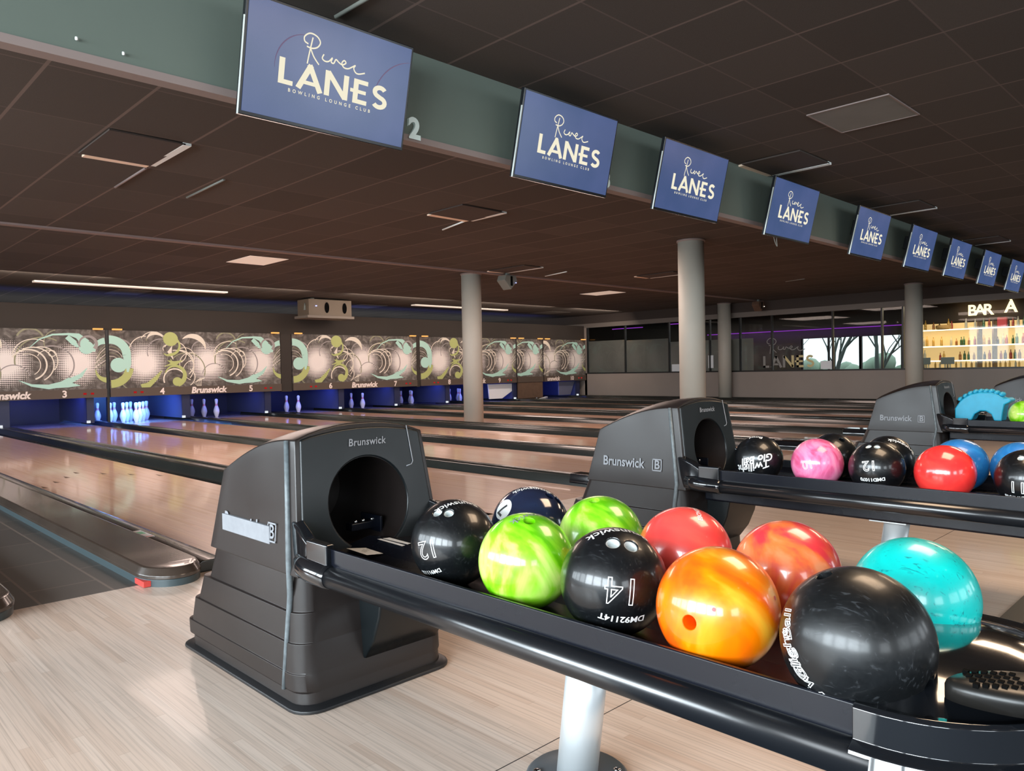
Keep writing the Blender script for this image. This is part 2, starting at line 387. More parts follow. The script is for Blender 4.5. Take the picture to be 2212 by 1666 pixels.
def lanes_word():
    t = 0.20; R = []
    R += [ribbon([(0.1, 0), (0.1, 1)], t), ribbon([(0, 0.09), (0.52, 0.09)], 0.18)]
    x = 0.72; R += [ribbon([(x, 0), (x+0.42, 1)], t), ribbon([(x+0.36, 1), (x+0.82, 0)], t), ribbon([(x+0.2, 0.28), (x+0.62, 0.28)], 0.15)]
    x = 1.78; R += [ribbon([(x, 0), (x, 1)], t), ribbon([(x+0.72, 0), (x+0.72, 1)], t), ribbon([(x, 0.96), (x+0.72, 0.04)], t)]
    x = 2.90; R += [ribbon([(x, 0), (x, 1)], t), ribbon([(x-0.1, 0.09), (x+0.48, 0.09)], 0.18), ribbon([(x-0.22, 0.5), (x+0.42, 0.5)], 0.15), ribbon([(x-0.1, 0.91), (x+0.48, 0.91)], 0.18)]
    x = 3.90; s = arcpts(x, 0.72, 0.22, 30, 250, 12, 0.19)+arcpts(x, 0.29, 0.24, 80, -150, 12, 0.20)
    R += [ribbon(s, 0.19)]
    return merge([xf(r, 1, 1, -2.05, -0.5) for r in R])
def river_word():
    strokes = [[(.30, -.10), (.36, .35), (.45, .90)], [(.28, .62), (.12, .68), (.10, .85), (.32, 1.02), (.62, .98), (.78, .80), (.68, .60), (.45, .50), (.22, .52)], [(.38, .50), (.55, .22), (.80, -.02)],
               [(.98, .42), (.92, .26), (1.05, .18), (1.22, .22), (1.36, .38), (1.32, .22), (1.44, .20), (1.52, .36), (1.64, .30)],
               [(1.64, .30), (1.82, .24), (1.98, .34), (1.90, .42), (1.80, .30), (1.90, .16), (2.1, .16), (2.3, .28), (2.42, .36), (2.36, .24), (2.46, .10), (2.62, .08), (2.9, .18)]]
    return merge([xf(ribbon([tuple(p)[:2] for p in catmull([(a, b) for a, b in s], 5)], 0.055), 1, 1, -1.3, -0.4) for s in strokes])

# ------------------------------------------------------------------ room shell
def plane_box(name, m, x0, x1, y0, y1, z0, z1): return struct(B().box(x0, x1, y0, y1, z0, z1).build(name, m))
plane_box('floor', M['approach'], -5, 20.65, 0.78, 3.86, -0.12, 0.0)
plane_box('floor', M['carpet'], -5, 20.65, -7, 0.70, -0.12, -0.004)
plane_box('trim_1', M['trim_black'], -5, 20.65, 0.70, 0.78, -0.12, 0.004)
plane_box('floor', M['gutter'], -5, 20.65, 3.86, 19.6, -0.16, -0.07)
plane_box('floor', M['tiles'], 0.72, 1.26, 3.86, 17.2, -0.07, -0.001)
plane_box('floor', M['dark_wall'], 20.65, 31, -2, 20, -0.12, -0.0)
plane_box('ceiling', M['ceil_lane'], -5, 20.65, 3.56, 21.6, 2.86, 2.9)
plane_box('ceiling', M['ceil_lounge'], -5, 20.65, -7, 3.56, 2.86, 2.9)
plane_box('ceiling', M['dark_wall'], 20.65, 26, -2, 20, 2.84, 2.9)
plane_box('wall_back', M['dark_wall'], -5, 20.65, 21.5, 21.6, -0.1, 2.9)
plane_box('trim_2', M['strip_line'], -5, 20.6, 10.58, 10.70, 2.835, 2.86)
# seams across the approach, thin dark lines
for sy in (1.38,):
    plane_box('trim_3', M['trim_black'], -5, 20.6, sy-0.0012, sy+0.0012, 0.0, 0.0006)
# beam with the screens
beam = struct(B().box(-5, 20.65, 3.56, 3.62, 2.34, 2.86).build('wall_beam', M['beam']))
B().box(-5, 20.65, 3.552, 3.63, 2.335, 2.372).build('beam_trim', M['beam_trim'], beam)
for x, z in ((0.957, 2.414), (1.14, 2.402)):
    B().lathe([(0, 0), (0.006, 0.002), (0.006, 0.014), (0, 0.016)], 10, (x, 3.546, z)).build('paint_chip', M['white_paint'], beam)
# fascia above the masking units
plane_box('wall_fascia', M['fascia'], -5, 20.65, 17.42, 17.60, 2.0, 2.50)
# left wall with windows, wall behind the camera
def holed_wall(name, axis, c, th, u0, u1, z0, z1, holes, m):
    b = B(); us = sorted({u0, u1, *[h[0] for h in holes], *[h[1] for h in holes]}); hz0, hz1 = holes[0][2], holes[0][3]
    for a, d in zip(us, us[1:]):
        inh = any(h[0] <= a and d <= h[1] for h in holes)
        for q0, q1 in (((z0, hz0), (hz1, z1)) if inh else ((z0, z1),)):
            if axis == 'x': b.box(c, c+th, a, d, q0, q1)
            else: b.box(a, d, c, c+th, q0, q1)
    return struct(b.build(name, m))
lh = [(wy-0.93, wy+0.93, 0.85, 3.0) for wy in WIN_Y]
holed_wall('wall_left', 'x', -5.1, 0.1, -7, 21.6, -0.1, 3.1, [(a, b, 0.85, 2.85) for a, b, c, d in lh], M['grey_wall'])
bh = [(wx-1.25, wx+1.25, 0.9, 2.8) for wx in (-2.8, 1.5, 4.5, 8.0, 12.0)]
holed_wall('wall_front', 'y', -7.0, 0.1, -5, 31, -0.1, 3.1, bh, M['grey_wall'])
for i, wy in enumerate(WIN_Y):
    b = B()
    for yy in (wy-0.93, wy, wy+0.93): b.box(-4.99, -4.94, yy-0.03, yy+0.03, 0.85, 2.86)
    for zz in (0.85, 2.2, 2.84): b.box(-4.99, -4.94, wy-0.93, wy+0.93, zz-0.02, zz+0.02)
    struct(b.build('window_%d' % (i+11), M['gutter']))
# right wall: low wall, glass band, header
plane_box('wall_right', M['grey_wall'], 20.65, 20.80, -7, 17.42, -0.1, 0.83)
plane_box('wall_right', M['header'], 20.65, 20.80, -7, 21.6, 2.43, 2.575)
plane_box('wall_right', M['dark_wall'], 20.66, 20.80, -7, 21.6, 2.575, 2.9)
plane_box('wall_right', M['grey_wall'], 20.65, 20.80, 17.32, 21.6, 0.0, 2.43)
b = B()
ym = [17.30, 15.65, 13.90, 12.42, 11.4, 10.4, 8.65, 7.37, 6.86, 4.2, 1.5, -1.5, -4.5, -6.9]
for y in ym: b.box(20.66, 20.74, y-0.022, y+0.022, 0.83, 2.43)
b.box(20.64, 20.76, -6.9, 17.3, 0.81, 0.85)
gw = struct(b.build('window_5', M['gutter']))
B().box(20.70, 20.706, -6.9, 17.3, 0.85, 2.43).build('glass_pane', M['glass'], gw)
b = B().box(20.72, 20.724, 15.67, 17.28, 0.85, 1.95).box(20.72, 20.724, 13.92, 15.63, 0.85, 1.92).box(20.72, 20.724, 11.0, 13.88, 0.85, 1.80)
b.build('frosted_film', M['frost'], gw)

# ------------------------------------------------------------------ lanes and dividers
NUMW = {'2': 'two', '3': 'three', '4': 'four', '5': 'five', '6': 'six', '7': 'seven', '8': 'eight', '9': 'nine', '10': 'ten'}
ORD = {'2': 'nearest lane, beside the tiled walkway', '3': 'second nearest lane, ending under the number three', '4': 'lane ending at the brightest blue-lit full set of pins', '5': 'lane ending at three standing pins under the number five',
       '6': 'lane ending under the number six, left of the left column foot', '7': 'lane passing just behind the left column foot', '8': 'lane ending under the number eight', '9': 'lane ending at the white sweep board', '10': 'farthest lane, along the low grey wall'}
lanes = [('2', 1.66, 2.91), ('3', 3.58, 4.88), ('4', 5.25, 6.63), ('5', 7.15, 8.50), ('6', 9.33, 10.63), ('7', 11.28, 12.58), ('8', 13.60, 14.95), ('9', 15.62, 16.95), ('10', 18.40, 19.70)]
for n, x0, x1 in lanes:
    t = thing('bowling_lane', 'glossy pinkish wooden '+ORD[n], 'lane', ((x0+x1)/2, 3.86, 0))
    o = ((x0+x1)/2, 3.86, 0)
    B().box(x0, x1, 3.862, 17.40, -0.08, 0.0).build('lane_surface', M['lane'], t, o)
    B().box(x0, x1, 17.40, 19.2, -0.08, -0.001).build('pin_deck', M['deck'], t, o)
    bb = B()
    cx = (x0+x1)/2
    for k in range(7):
        ax = cx+(k-3)*0.17; ay = 8.9-abs(k-3)*0.32
        bb.face([(ax-0.022, ay, 0.0006), (ax+0.022, ay, 0.0006), (ax, ay+0.17, 0.0006)])
    bb.build('aiming_arrows', M['wood_brown'], t, o)
def divider(x0, x1, label, y0=3.80, brown=False, capx=None):
    """raised capping between two gutters"""
    cx = (x0+x1)/2; o = (cx, y0, 0); t = thing('lane_divider', label, 'lane divider', o)
    wd = x1-x0; g = min(0.20, wd*0.30)
    prof = [(x0, -0.001), (x0+0.012, -0.055), (x0+g-0.02, -0.055), (x0+g, 0.035), (x0+g+0.012, 0.062), (x0+g+0.04, 0.075), (x0+g+0.075, 0.070), (x0+g+0.085, 0.058),
            (x1-g-0.085, 0.058), (x1-g-0.075, 0.070), (x1-g-0.04, 0.075), (x1-g-0.012, 0.062), (x1-g, 0.035), (x1-g+0.02, -0.055), (x1-0.012, -0.055), (x1, -0.001)]
    B().loft([[(x, 3.862, z) for x, z in prof]+[(x1, 3.862, -0.07), (x0, 3.862, -0.07)], [(x, 19.0, z) for x, z in prof]+[(x1, 19.0, -0.07), (x0, 19.0, -0.07)]]).build('capping', M['cap'], t, o, bevel=0.006, seg=2, angle=25)
    # rounded end towards the approach
    b = B(); ring = lambda s, z: [(cx+(wd/2-g+0.005)*s*math.cos(a), y0+0.12-0.20*s*math.sin(a), z) for a in [pi*i/16 for i in range(17)]]+[(cx-(wd/2-g+0.005)*s, y0+0.6, z), (cx+(wd/2-g+0.005)*s, y0+0.6, z)]
    b.loft([ring(1.06, 0.002), ring(1.06, 0.03), ring(1.0, 0.05), ring(0.96, 0.078), ring(0.9, 0.084)]).build('end_capsule', M['gloss_black'], t, o, bevel=0.006, seg=2, angle=25)
    return t
xs = [(2.91, 3.58, 'dark lane divider first beyond the nearest lane'), (4.88, 5.25, 'dark lane divider second beyond the nearest lane, left of the full pin set'), (6.63, 7.15, 'dark lane divider ending between the pins under four and five'),
      (8.50, 9.33, 'wide dark lane divider carrying the foot of the left column'), (10.63, 11.28, 'dark lane divider ending between the numbers six and seven, behind the column foot'), (12.58, 13.60, 'wide dark lane divider ending at the thin brown post'),
      (14.95, 15.62, 'dark lane divider ending left of the white sweep board'), (16.95, 18.40, 'widest dark lane divider, ending at the plain brown board'), (19.70, 20.62, 'dark lane edge along the low grey wall')]
for x0, x1, l in xs: divider(x0, x1, l)
# nearest dividers along the tiled walkway
def walkway_divider(xa, xb, label, strip=None, stickers=True):
    cx = (xa+xb)/2; o = (cx, 3.8, 0); t = thing('lane_divider', label, 'lane divider', o); hw = (xb-xa)/2
    def ring(s, z, dx=0): return [(cx+hw*s*math.cos(a), 3.90-0.20*s*math.sin(a), z) for a in [pi*i/20 for i in range(21)]]+[(cx-hw*s, 17.2, z), (cx+hw*s, 17.2, z)]
    B().loft([ring(1.0, -0.06), ring(1.0, 0.035)]).build('skirt', P('skirt_teal', (0.045, 0.065, 0.072), 0.35), t, o, bevel=0.004, seg=2)
    B().loft([ring(1.03, 0.036), ring(1.03, 0.052), ring(0.90, 0.085), ring(0.84, 0.088)]).build('capping', M['cap_brown'], t, o, bevel=0.006, seg=2, angle=15)
    if strip:
        a, c = strip
        B().loft([[(a, y, -0.06), (a, y, 0.045), (a+0.02, y, 0.058), (c-0.02, y, 0.058), (c, y, 0.045), (c, y, -0.06)] for y in (3.87, 17.2)]).build('bumper_rail', M['cap'], t, o, bevel=0.008, seg=3)
        b = B().box(1.545, 1.60, 4.68, 4.93, 0.0585, 0.0592).build('sticker', M['paper'], t, o)
        B().box(1.552, 1.592, 4.80, 4.88, 0.0592, 0.0596).build('sticker_green_mark', M['sticker_green'], b, (0, 0, 0) if 0 else o)
        B().box(1.550, 1.594, 4.69, 4.71, 0.0592, 0.0596).build('sticker_red_mark', M['sticker_red'], b, o)
        B().box(xa-0.006, xa+0.03, 3.78, 3.90, 0.002, 0.030).build('reflector', M['sticker_red'], t, o, bevel=0.003)
    return t
walkway_divider(1.24, 1.53, 'brown-topped capping with a rounded end, between the tiled walkway and the near lane', (1.53, 1.665))
walkway_divider(0.44, 0.73, 'black rounded capping end at the left edge of the picture, left of the tiled walkway')
B().box(-4.9, 0.44, 3.862, 17.4, -0.08, 0.0).build('bowling_lane', M['lane'])
tag(bpy.data.objects['bowling_lane.009'] if 'bowling_lane.009' in bpy.data.objects else COL.objects[-1], 'near lane left of the black capping end, outside the left edge', 'lane')

# ------------------------------------------------------------------ masking units
TEAL, GREEN, CREAM, GREY, OLIVE = 'teal_art', 'green_art', 'cream_art', 'grey_art', 'olive_art'
ZI = [0]
def px2(p): return ((p[0]-160)/1985*3.88, 0.77+(830-p[1])/650*1.23)
def art():
    L = []; sx = 3.88/1985; sy = 1.23/650
    def rb(m, pts, wd, z): 
        pp = [px2(p) for p in pts]; ww = [w_*sy for w_ in wd] if isinstance(wd, list) else wd*sy
        L.append((m, ribbon(pp, ww), z))
    def arc(m, cx, cy, r, a0, a1, wd, z, n=22):
        pts = [(cx+r*math.cos(math.radians(a0+(a1-a0)*i/n)), cy-r*math.sin(math.radians(a0+(a1-a0)*i/n))) for i in range(n+1)]
        if wd == 'c': wd_ = [4+r*0.36*math.sin(pi*i/n) for i in range(n+1)]
        elif isinstance(wd, tuple): wd_ = [wd[0]+(wd[1]-wd[0])*i/n for i in range(n+1)]
        else: wd_ = wd
        rb(m, pts, wd_, z)
    def dot(m, cx, cy, r, z):
        pts = [px2((cx+r*math.cos(2*pi*i/24), cy-r*math.sin(2*pi*i/24))) for i in range(24)]
        L.append((m, ([(a, b_, 0) for a, b_ in pts], [tuple(range(24))]), z))
    random.seed(3)
    for (cx, cy, r, a0, a1, wd, m) in [(640, 310, 100, 20, 170, 10, OLIVE), (700, 420, 150, 30, 200, 12, GREY), (1150, 400, 110, 0, 180, 12, GREY), (1560, 520, 250, 60, 190, 14, OLIVE), (1450, 300, 120, 20, 160, 18, OLIVE), (1640, 560, 200, -60, 120, 14, GREY),
                                       (420, 700, 160, 180, 330, 12, OLIVE), (1700, 320, 130, 100, 220, 10, OLIVE), (1300, 700, 140, 10, 170, 10, GREY), (980, 640, 210, -20, 140, 12, OLIVE), (260, 420, 140, 0, 180, 18, GREY)]: arc(m, cx, cy, r, a0, a1, wd, 1)
    for k in range(6): arc(CREAM if k % 2 else OLIVE, 170, 440+28*k, 150-8*k, 20, 95, 5, 2)
    for (cx, cy, r, a0, a1, wd) in [(540, 420, 180, 90, 175, 10), (620, 340, 150, 25, 150, 9), (850, 430, 130, -60, 150, 10), (900, 560, 160, -50, 95, 12), (860, 600, 200, -40, 100, 10), (960, 480, 110, -30, 150, 8), (1030, 560, 130, 60, 200, 8),
                                    (1430, 560, 160, -70, 150, 16), (1470, 560, 185, -60, 120, 12), (1420, 560, 115, -60, 110, 8), (1540, 520, 150, -40, 110, 10), (1480, 480, 190, 60, 170, 9), (1640, 440, 32, 0, 330, 8), (1600, 500, 95, 30, 160, 8), (840, 740, 120, 20, 200, 16), (760, 380, 40, 60, 220, 8), (960, 720, 110, -60, 60, 10), (1060, 640, 120, 100, 250, 8)]: arc(CREAM, cx, cy, r, a0, a1, wd, 3)
    for k in range(7): rb(CREAM if k % 2 else OLIVE, [(2060-6*k, 470+26*k), (2095, 400+30*k), (2145, 345+34*k)], 6, 3)
    for k in range(5): rb(CREAM, [(1100+10*k, 830), (1060+20*k, 790-8*k), (1130+12*k, 735)], 6, 3)
    arc(CREAM, 640, 300, 95, 160, 30, 'c', 4); arc(CREAM, 1040, 390, 160, 130, 0, 'c', 4)
    arc(GREEN, 170, 590, 190, 270, 355, 88, 5); rb(GREEN, [(480, 826), (560, 800), (640, 720), (700, 640)], [70, 60, 45, 10], 5)
    arc(TEAL, 165, 455, 170, 95, 0, 92, 6); rb(TEAL, [(335, 455), (350, 560), (340, 650)], [92, 60, 20], 6); dot(TEAL, 250, 570, 82, 7)
    arc(GREEN, 795, 345, 108, 100, -90, (12, 34), 6); rb(GREEN, [(795, 453), (760, 460), (725, 440)], [34, 22, 8], 6); dot(GREEN, 805, 270, 82, 7)
    rb(GREEN, [(765, 520), (840, 560), (935, 520)], [4, 60, 4], 6); rb(GREEN, [(800, 500), (820, 560), (730, 590)], [4, 40, 4], 6); rb(CREAM, [(820, 350), (790, 420), (830, 510)], [4, 50, 4], 5)
    arc(GREEN, 845, 695, 110, 165, -75, (10, 62), 6); dot(GREEN, 868, 770, 52, 7)
    rb(TEAL, [(1340, 722), (1450, 775), (1600, 795), (1720, 770), (1800, 720)], [4, 26, 50, 60, 50], 6); rb(TEAL, [(1640, 790), (1780, 775), (1890, 788)], [40, 60, 6], 6); rb(TEAL, [(1790, 740), (1900, 680), (1960, 600)], [60, 40, 6], 5)
    rb(TEAL, [(1440, 380), (1530, 290), (1650, 240), (1800, 232), (1880, 250), (1960, 330)], [4, 12, 18, 24, 60, 90], 6); rb(TEAL, [(1780, 260), (1840, 320), (1880, 370)], [50, 60, 20], 6)
    arc(TEAL, 2150, 420, 120, 180, 95, (30, 70), 5); arc(GREEN, 2160, 620, 115, 180, 265, (8, 60), 5)
    dot(TEAL, 1960, 375, 72, 7); arc(GREY, 1975, 335, 82, 205, -40, (10, 40), 8)
    return L
ART = art()
def clip(vf, a, b_):
    out_v, out_f = [], []
    for f in vf[1]:
        poly = [vf[0][i] for i in f]
        for ax, lim, sg in ((0, a, 1), (0, b_, -1), (1, 0.772, 1), (1, 1.995, -1)):
            new = []
            for i in range(len(poly)):
                p, q = poly[i], poly[(i+1) % len(poly)]
                ip, iq = sg*(p[ax]-lim) >= 0, sg*(q[ax]-lim) >= 0
                if ip: new.append(p)
                if ip != iq:
                    tt = (lim-p[ax])/(q[ax]-p[ax]); new.append(tuple(p[k]+(q[k]-p[k])*tt for k in range(3)))
            poly = new
            if len(poly) < 3: break
        if len(poly) >= 3: o = len(out_v); out_v += poly; out_f.append(tuple(range(o, o+len(poly))))
    return out_v, out_f
def mask_mat():
    """printed backdrop: brown mottling with halftone bursts"""
    m, t, b = nm('masking_print')
    tc = t.nodes.new('ShaderNodeTexCoord'); sp = t.nodes.new('ShaderNodeSeparateXYZ'); t.links.new(tc.outputs['Object'], sp.inputs[0])
    n = t.nodes.new('ShaderNodeTexNoise'); n.inputs['Scale'].default_value = 5; n.inputs['Detail'].default_value = 3; n.inputs['Distortion'].default_value = 1.5; t.links.new(tc.outputs['Object'], n.inputs['Vector'])
    base = ramp(t, n.outputs['Fac'], [(0.35, (0.050, 0.040, 0.035)), (0.5, (0.10, 0.083, 0.072)), (0.65, (0.19, 0.165, 0.15))])
    fac = None
    for cx in ((520-160)/1985*3.88, (1230-160)/1985*3.88, (1880-160)/1985*3.88):
        dx = math_n(t, 'SUBTRACT', sp.outputs[0], cx); dz = math_n(t, 'SUBTRACT', sp.outputs[2], 1.30)
        d = math_n(t, 'SQRT', math_n(t, 'ADD', math_n(t, 'MULTIPLY', dx, dx), math_n(t, 'MULTIPLY', dz, dz)))
        g = math_n(t, 'SUBTRACT', 1.0, math_n(t, 'DIVIDE', d, 0.50)); g = math_n(t, 'MAXIMUM', g, 0.0)
        fac = g if fac is None else math_n(t, 'MAXIMUM', fac, g)
    s1 = math_n(t, 'SINE', math_n(t, 'MULTIPLY', sp.outputs[2], 2*pi/0.036)); s2 = math_n(t, 'SINE', math_n(t, 'MULTIPLY', sp.outputs[0], 2*pi/0.036))
    h = math_n(t, 'ADD', math_n(t, 'MULTIPLY', s1, 0.36), math_n(t, 'ADD', math_n(t, 'MULTIPLY', s2, 0.14), 0.5))
    thr = math_n(t, 'GREATER_THAN', math_n(t, 'MULTIPLY', fac, 1.55), h)
    thr = math_n(t, 'MULTIPLY', thr, math_n(t, 'GREATER_THAN', fac, 0.01))
    c = mixc(t, thr, base, (0.78, 0.70, 0.66))
    t.links.new(c, b.inputs['Base Color']); b.inputs['Roughness'].default_value = 0.6
    return m
M['mask'] = mask_mat()
def masking(x0, x1, u0, num, label):
    """x0..x1 world span; u0 = pattern coordinate at x0"""
    Y0 = 17.35; ox = x0-u0; o = (ox, Y0, 0)
    t = thing('masking_panel', label, 'masking panel', o)
    u1 = u0+x1-x0
    B().box(x0, x1, Y0, Y0+0.05, 0.77, 2.0).build('printed_board', M['mask'], t, o)
    B().box(x0, x1, Y0-0.03, Y0+0.05, 0.59, 0.77).build('number_strip', M['strip_brown'], t, o)
    groups = {}
    for m, vf, z in ART: groups.setdefault(m, []).append((vf, z))
    names = {TEAL: 'teal_graphic', GREEN: 'green_graphic', CREAM: 'cream_graphic', GREY: 'grey_graphic', OLIVE: 'olive_graphic'}
    for m, lst in groups.items():
        b = B(); k = 0
        for vf, z in lst:
            ZI[0] += 1; z = z+0.02*(ZI[0] % 40)
            v, f = clip(vf, u0, u1)
            if f: b.add(v, f, lambda p, z=z: (p[0], -0.001-0.0012*z, p[1])); k += 1
        if k: b.build(names[m], M[m], t, normals=False)
        else: b.bm.free()
    def st(s, u, size, mat, name, shear=0.0, bold=0.0, zc=0.675, sp_=1.0):
        v, f = text(s, size, bold, 0, shear, sp_)
        B().add(v, f, lambda p: (p[0]+u, -0.034, p[1]+zc)).build(name, M[mat], t, normals=False)
    if num:
        if num[0]: st(num[0], 0.27*3.88, 0.19, 'letter_pink', 'lane_number', bold=0.006)
        if num[1]: st(num[1], 0.796*3.88, 0.19, 'letter_pink', 'lane_number', bold=0.006)
        if num[2]:
            st('Brunswick', 0.535*3.88, 0.19, 'letter_pink', 'brand_lettering', 0.18, 0.008)
        for u in (0.14, 0.907):
            if u0 < u*3.88 < u1:
                b = B()
                for q in (-0.09, 0.05): b.box(u*3.88+q, u*3.88+q+0.06, -0.034, -0.03, 0.655, 0.695)
                b.build('red_display', M['red_led'], t)
    for ux in (u0+0.15, u1-0.15): B().box(ux-0.09, ux+0.09, -0.10, -0.02, 2.0, 2.03).build('edge_lamp', M['orange_led'], t)
    return t
masking(1.20, 5.05, 0.03, ('2', '3', True), 'swirl-printed masking panel numbered three, cut by the left edge')
masking(5.12, 9.00, 0.0, ('4', '5', True), 'swirl-printed masking panel numbered four and five')
masking(9.32, 13.17, 0.0, ('6', '7', True), 'swirl-printed masking panel numbered six and seven, left of the column')
masking(13.30, 17.15, 0.0, ('8', '9', True), 'swirl-printed masking panel numbered eight and nine, partly behind a column')
masking(17.21, 18.40, 2.66, None, 'narrow swirl-printed masking panel without a number')
m10 = masking(18.45, 20.60, 1.70, (None, '10', False), 'swirl-printed masking panel numbered ten, last before the side wall')
v, f = text('unswick', 0.19, 0.008, 0, 0.18)
B().add(v, f, lambda p: (p[0]+2.14, -0.034, p[1]+0.675)).build('brand_lettering', M['letter_pink'], m10, normals=False)
B().box(9.02, 9.30, 17.36, 17.45, 0.57, 2.0).build('dark_post', M['fascia']); tag(COL.objects[-1], 'dark brown post between the masking panels numbered five and six', 'post')
B().box(5.06, 5.11, 17.36, 17.45, -0.0, 2.0).build('dark_post', M['gutter']); tag(COL.objects[-1], 'thin black post between the masking panels numbered three and four', 'post')
B().box(13.18, 13.29, 17.36, 17.45, 0.57, 2.0).build('dark_post', M['fascia']); tag(COL.objects[-1], 'thin brown post between the masking panels numbered seven and eight', 'post')
B().box(17.25, 18.38, 17.34, 17.40, 0.07, 0.585).build('closing_board', M['wood_brown']); tag(COL.objects[-1], 'plain brown board under the narrow masking panel', 'board')
b = B(); b.loft([[(17.6, 16.75, 0.061), (18.3, 17.05, 0.061), (18.3, 17.15, 0.061)], [(17.6, 16.78, 0.064), (18.3, 17.05, 0.10), (18.3, 17.15, 0.10)]])
tag(b.build('floor_wedge', M['paper']), 'small white wedge lying before the brown closing board', 'wedge')
# pin pits: side walls and curtain
for x0, x1, l in ((1.30, 1.38, 'at the far left'), (3.16, 3.30, 'left of the number three'), (4.70, 4.80, 'right of the number three'), (6.64, 6.78, 'between the numbers four and five'), (8.62, 8.74, 'right of the number five'), (10.68, 10.80, 'between the numbers six and seven'), (12.46, 12.60, 'right of the number seven'), (14.30, 14.42, 'between the numbers eight and nine'), (17.12, 17.22, 'right of the number nine'), (18.15, 18.28, 'left of the number ten'), (20.2, 20.34, 'right of the number ten')):
    t = thing('pit_side_wall', 'blue-lit pin pit side wall %s' % l, 'side wall', ((x0+x1)/2, 17.5, 0)); o = ((x0+x1)/2, 17.5, 0)
    B().box(x0, x1, 17.46, 19.6, 0.06, 0.95).build('side_board', M['kick'], t, o)
    B().box(x0-0.02, x1+0.02, 17.42, 17.46, 0.06, 0.58).build('front_edge', M['navy'], t, o)
    B().box(x0-0.03, x0+0.03, 17.36, 17.41, 0.065, 0.115).build('sensor_light', E('sensor_white', (0.9, 0.95, 1.0), 0.9), t, o)
tag(B().box(1.3, 20.6, 19.6, 19.66, -0.06, 1.2).build('pit_curtain', M['navy']), 'dark curtain closing the back of all the pin pits', 'curtain')
plane_box('ceiling', M['dark_wall'], 1.2, 20.6, 17.42, 19.66, 0.95, 1.0)
bd = B().face([(16.07, 17.5, 0.56), (17.10, 17.5, 0.56), (17.10, 17.5, 0.32), (16.66, 17.5, 0.07), (16.12, 17.5, 0.07)])
b = B(); fr = [(16.07, 0.56), (17.10, 0.56), (17.10, 0.32), (16.66, 0.10), (16.12, 0.10)]
b.loft([[(x, 17.50, z) for x, z in fr], [(x, 17.54, z) for x, z in fr]]).build('sweep_board', P('sweep_white', (0.75, 0.78, 0.82), 0.4)); tag(COL.objects[-1], 'white cut-cornered sweep board glowing under the number nine', 'sweep board')
b = B(); fr = [(19.36, 0.56), (20.18, 0.56), (19.95, 0.10), (19.36, 0.10)]
b.loft([[(x, 17.50, z) for x, z in fr], [(x, 17.54, z) for x, z in fr]]).build('sweep_board', P('sweep_grey', (0.12, 0.13, 0.2), 0.4)); tag(COL.objects[-1], 'dim grey cut-cornered sweep board under the number ten', 'sweep board')

# pins
def make_pin():
    t = thing('bowling_pin', 'x', 'bowling pin')
    pr = [(0, 0), (.026, 0), (.030, .008), (.045, .055), (.057, .095), (.0605, .115), (.058, .145), (.047, .19), (.032, .225), (.0245, .255), (.0235, .275), (.027, .30), (.032, .335), (.0325, .35), (.029, .368), (.018, .379), (0, .381)]
    B().lathe([(r*1.16, z*1.16) for r, z in pr], 20).build('pin_body', M['pin'], t)
    b = B()
    for z0, z1, r0, r1 in ((.236, .247, .0296, .0268), (.258, .270, .0252, .0243)):
        b.lathe([(r0*1.16, z0*1.16), (r1*1.16, z1*1.16)], 20)
    b.build('red_stripes', M['pin_red'], t)
    return t
pin0 = None; sp_ = 0.35; hh = sp_*0.866
POS = [('head pin', 0, 0), ('second-row left pin', -.5, 1), ('second-row right pin', .5, 1), ('third-row left pin', -1, 2), ('third-row centre pin', 0, 2), ('third-row right pin', 1, 2), ('back-left pin', -1.5, 3), ('back-row inner left pin', -.5, 3), ('back-row inner right pin', .5, 3), ('back-right pin', 1.5, 3)]
for n, cx, idx in (('4', 5.76, range(10)), ('5', 7.86, (1, 3, 6)), ('6', 10.03, (1, 3)), ('7', 12.0, (1, 3)), ('8', 14.1, (3, 6, 7)), ('9', 16.0, (4, 6, 3, 7))):
    for i in idx:
        nmz, ax, ay = POS[i]; loc = (cx+ax*sp_, 17.78+ay*hh, -0.001)
        lb = 'white pin with red neck stripes, %s standing under the number %s' % (nmz, NUMW[n])
        if pin0 is None: pin0 = make_pin(); pin0.location = loc; pin0['label'] = lb; pin0['group'] = 'bowling pins'
        else: dup(pin0, loc, lb, 'bowling pins')

# ------------------------------------------------------------------ columns
for x, y, lb in ((9.66, 10.95, 'pale grey round column standing among the lanes, leftmost'), (9.75, 6.15, 'wide pale grey round column behind the second ball return'), (20.30, 11.70, 'round column tinted warm on its right side, against the glass wall'), (19.33, 6.17, 'round column before the lit bar shelves, rightmost')):
    t = thing('round_column', lb, 'column', (x, y, 0))
    z0 = (0.059 if x < 15 else 0.0755) if y > 8 else 0.0
    B().lathe([(0, 0), (0.19, 0), (0.19, 2.86), (0, 2.86)], 40).build('shaft', M['column'], t)
    B().lathe([(0.19, 2.83), (0.205, 2.83), (0.205, 2.858), (0.19, 2.858)], 40).build('collar', M['beam_trim'], t)

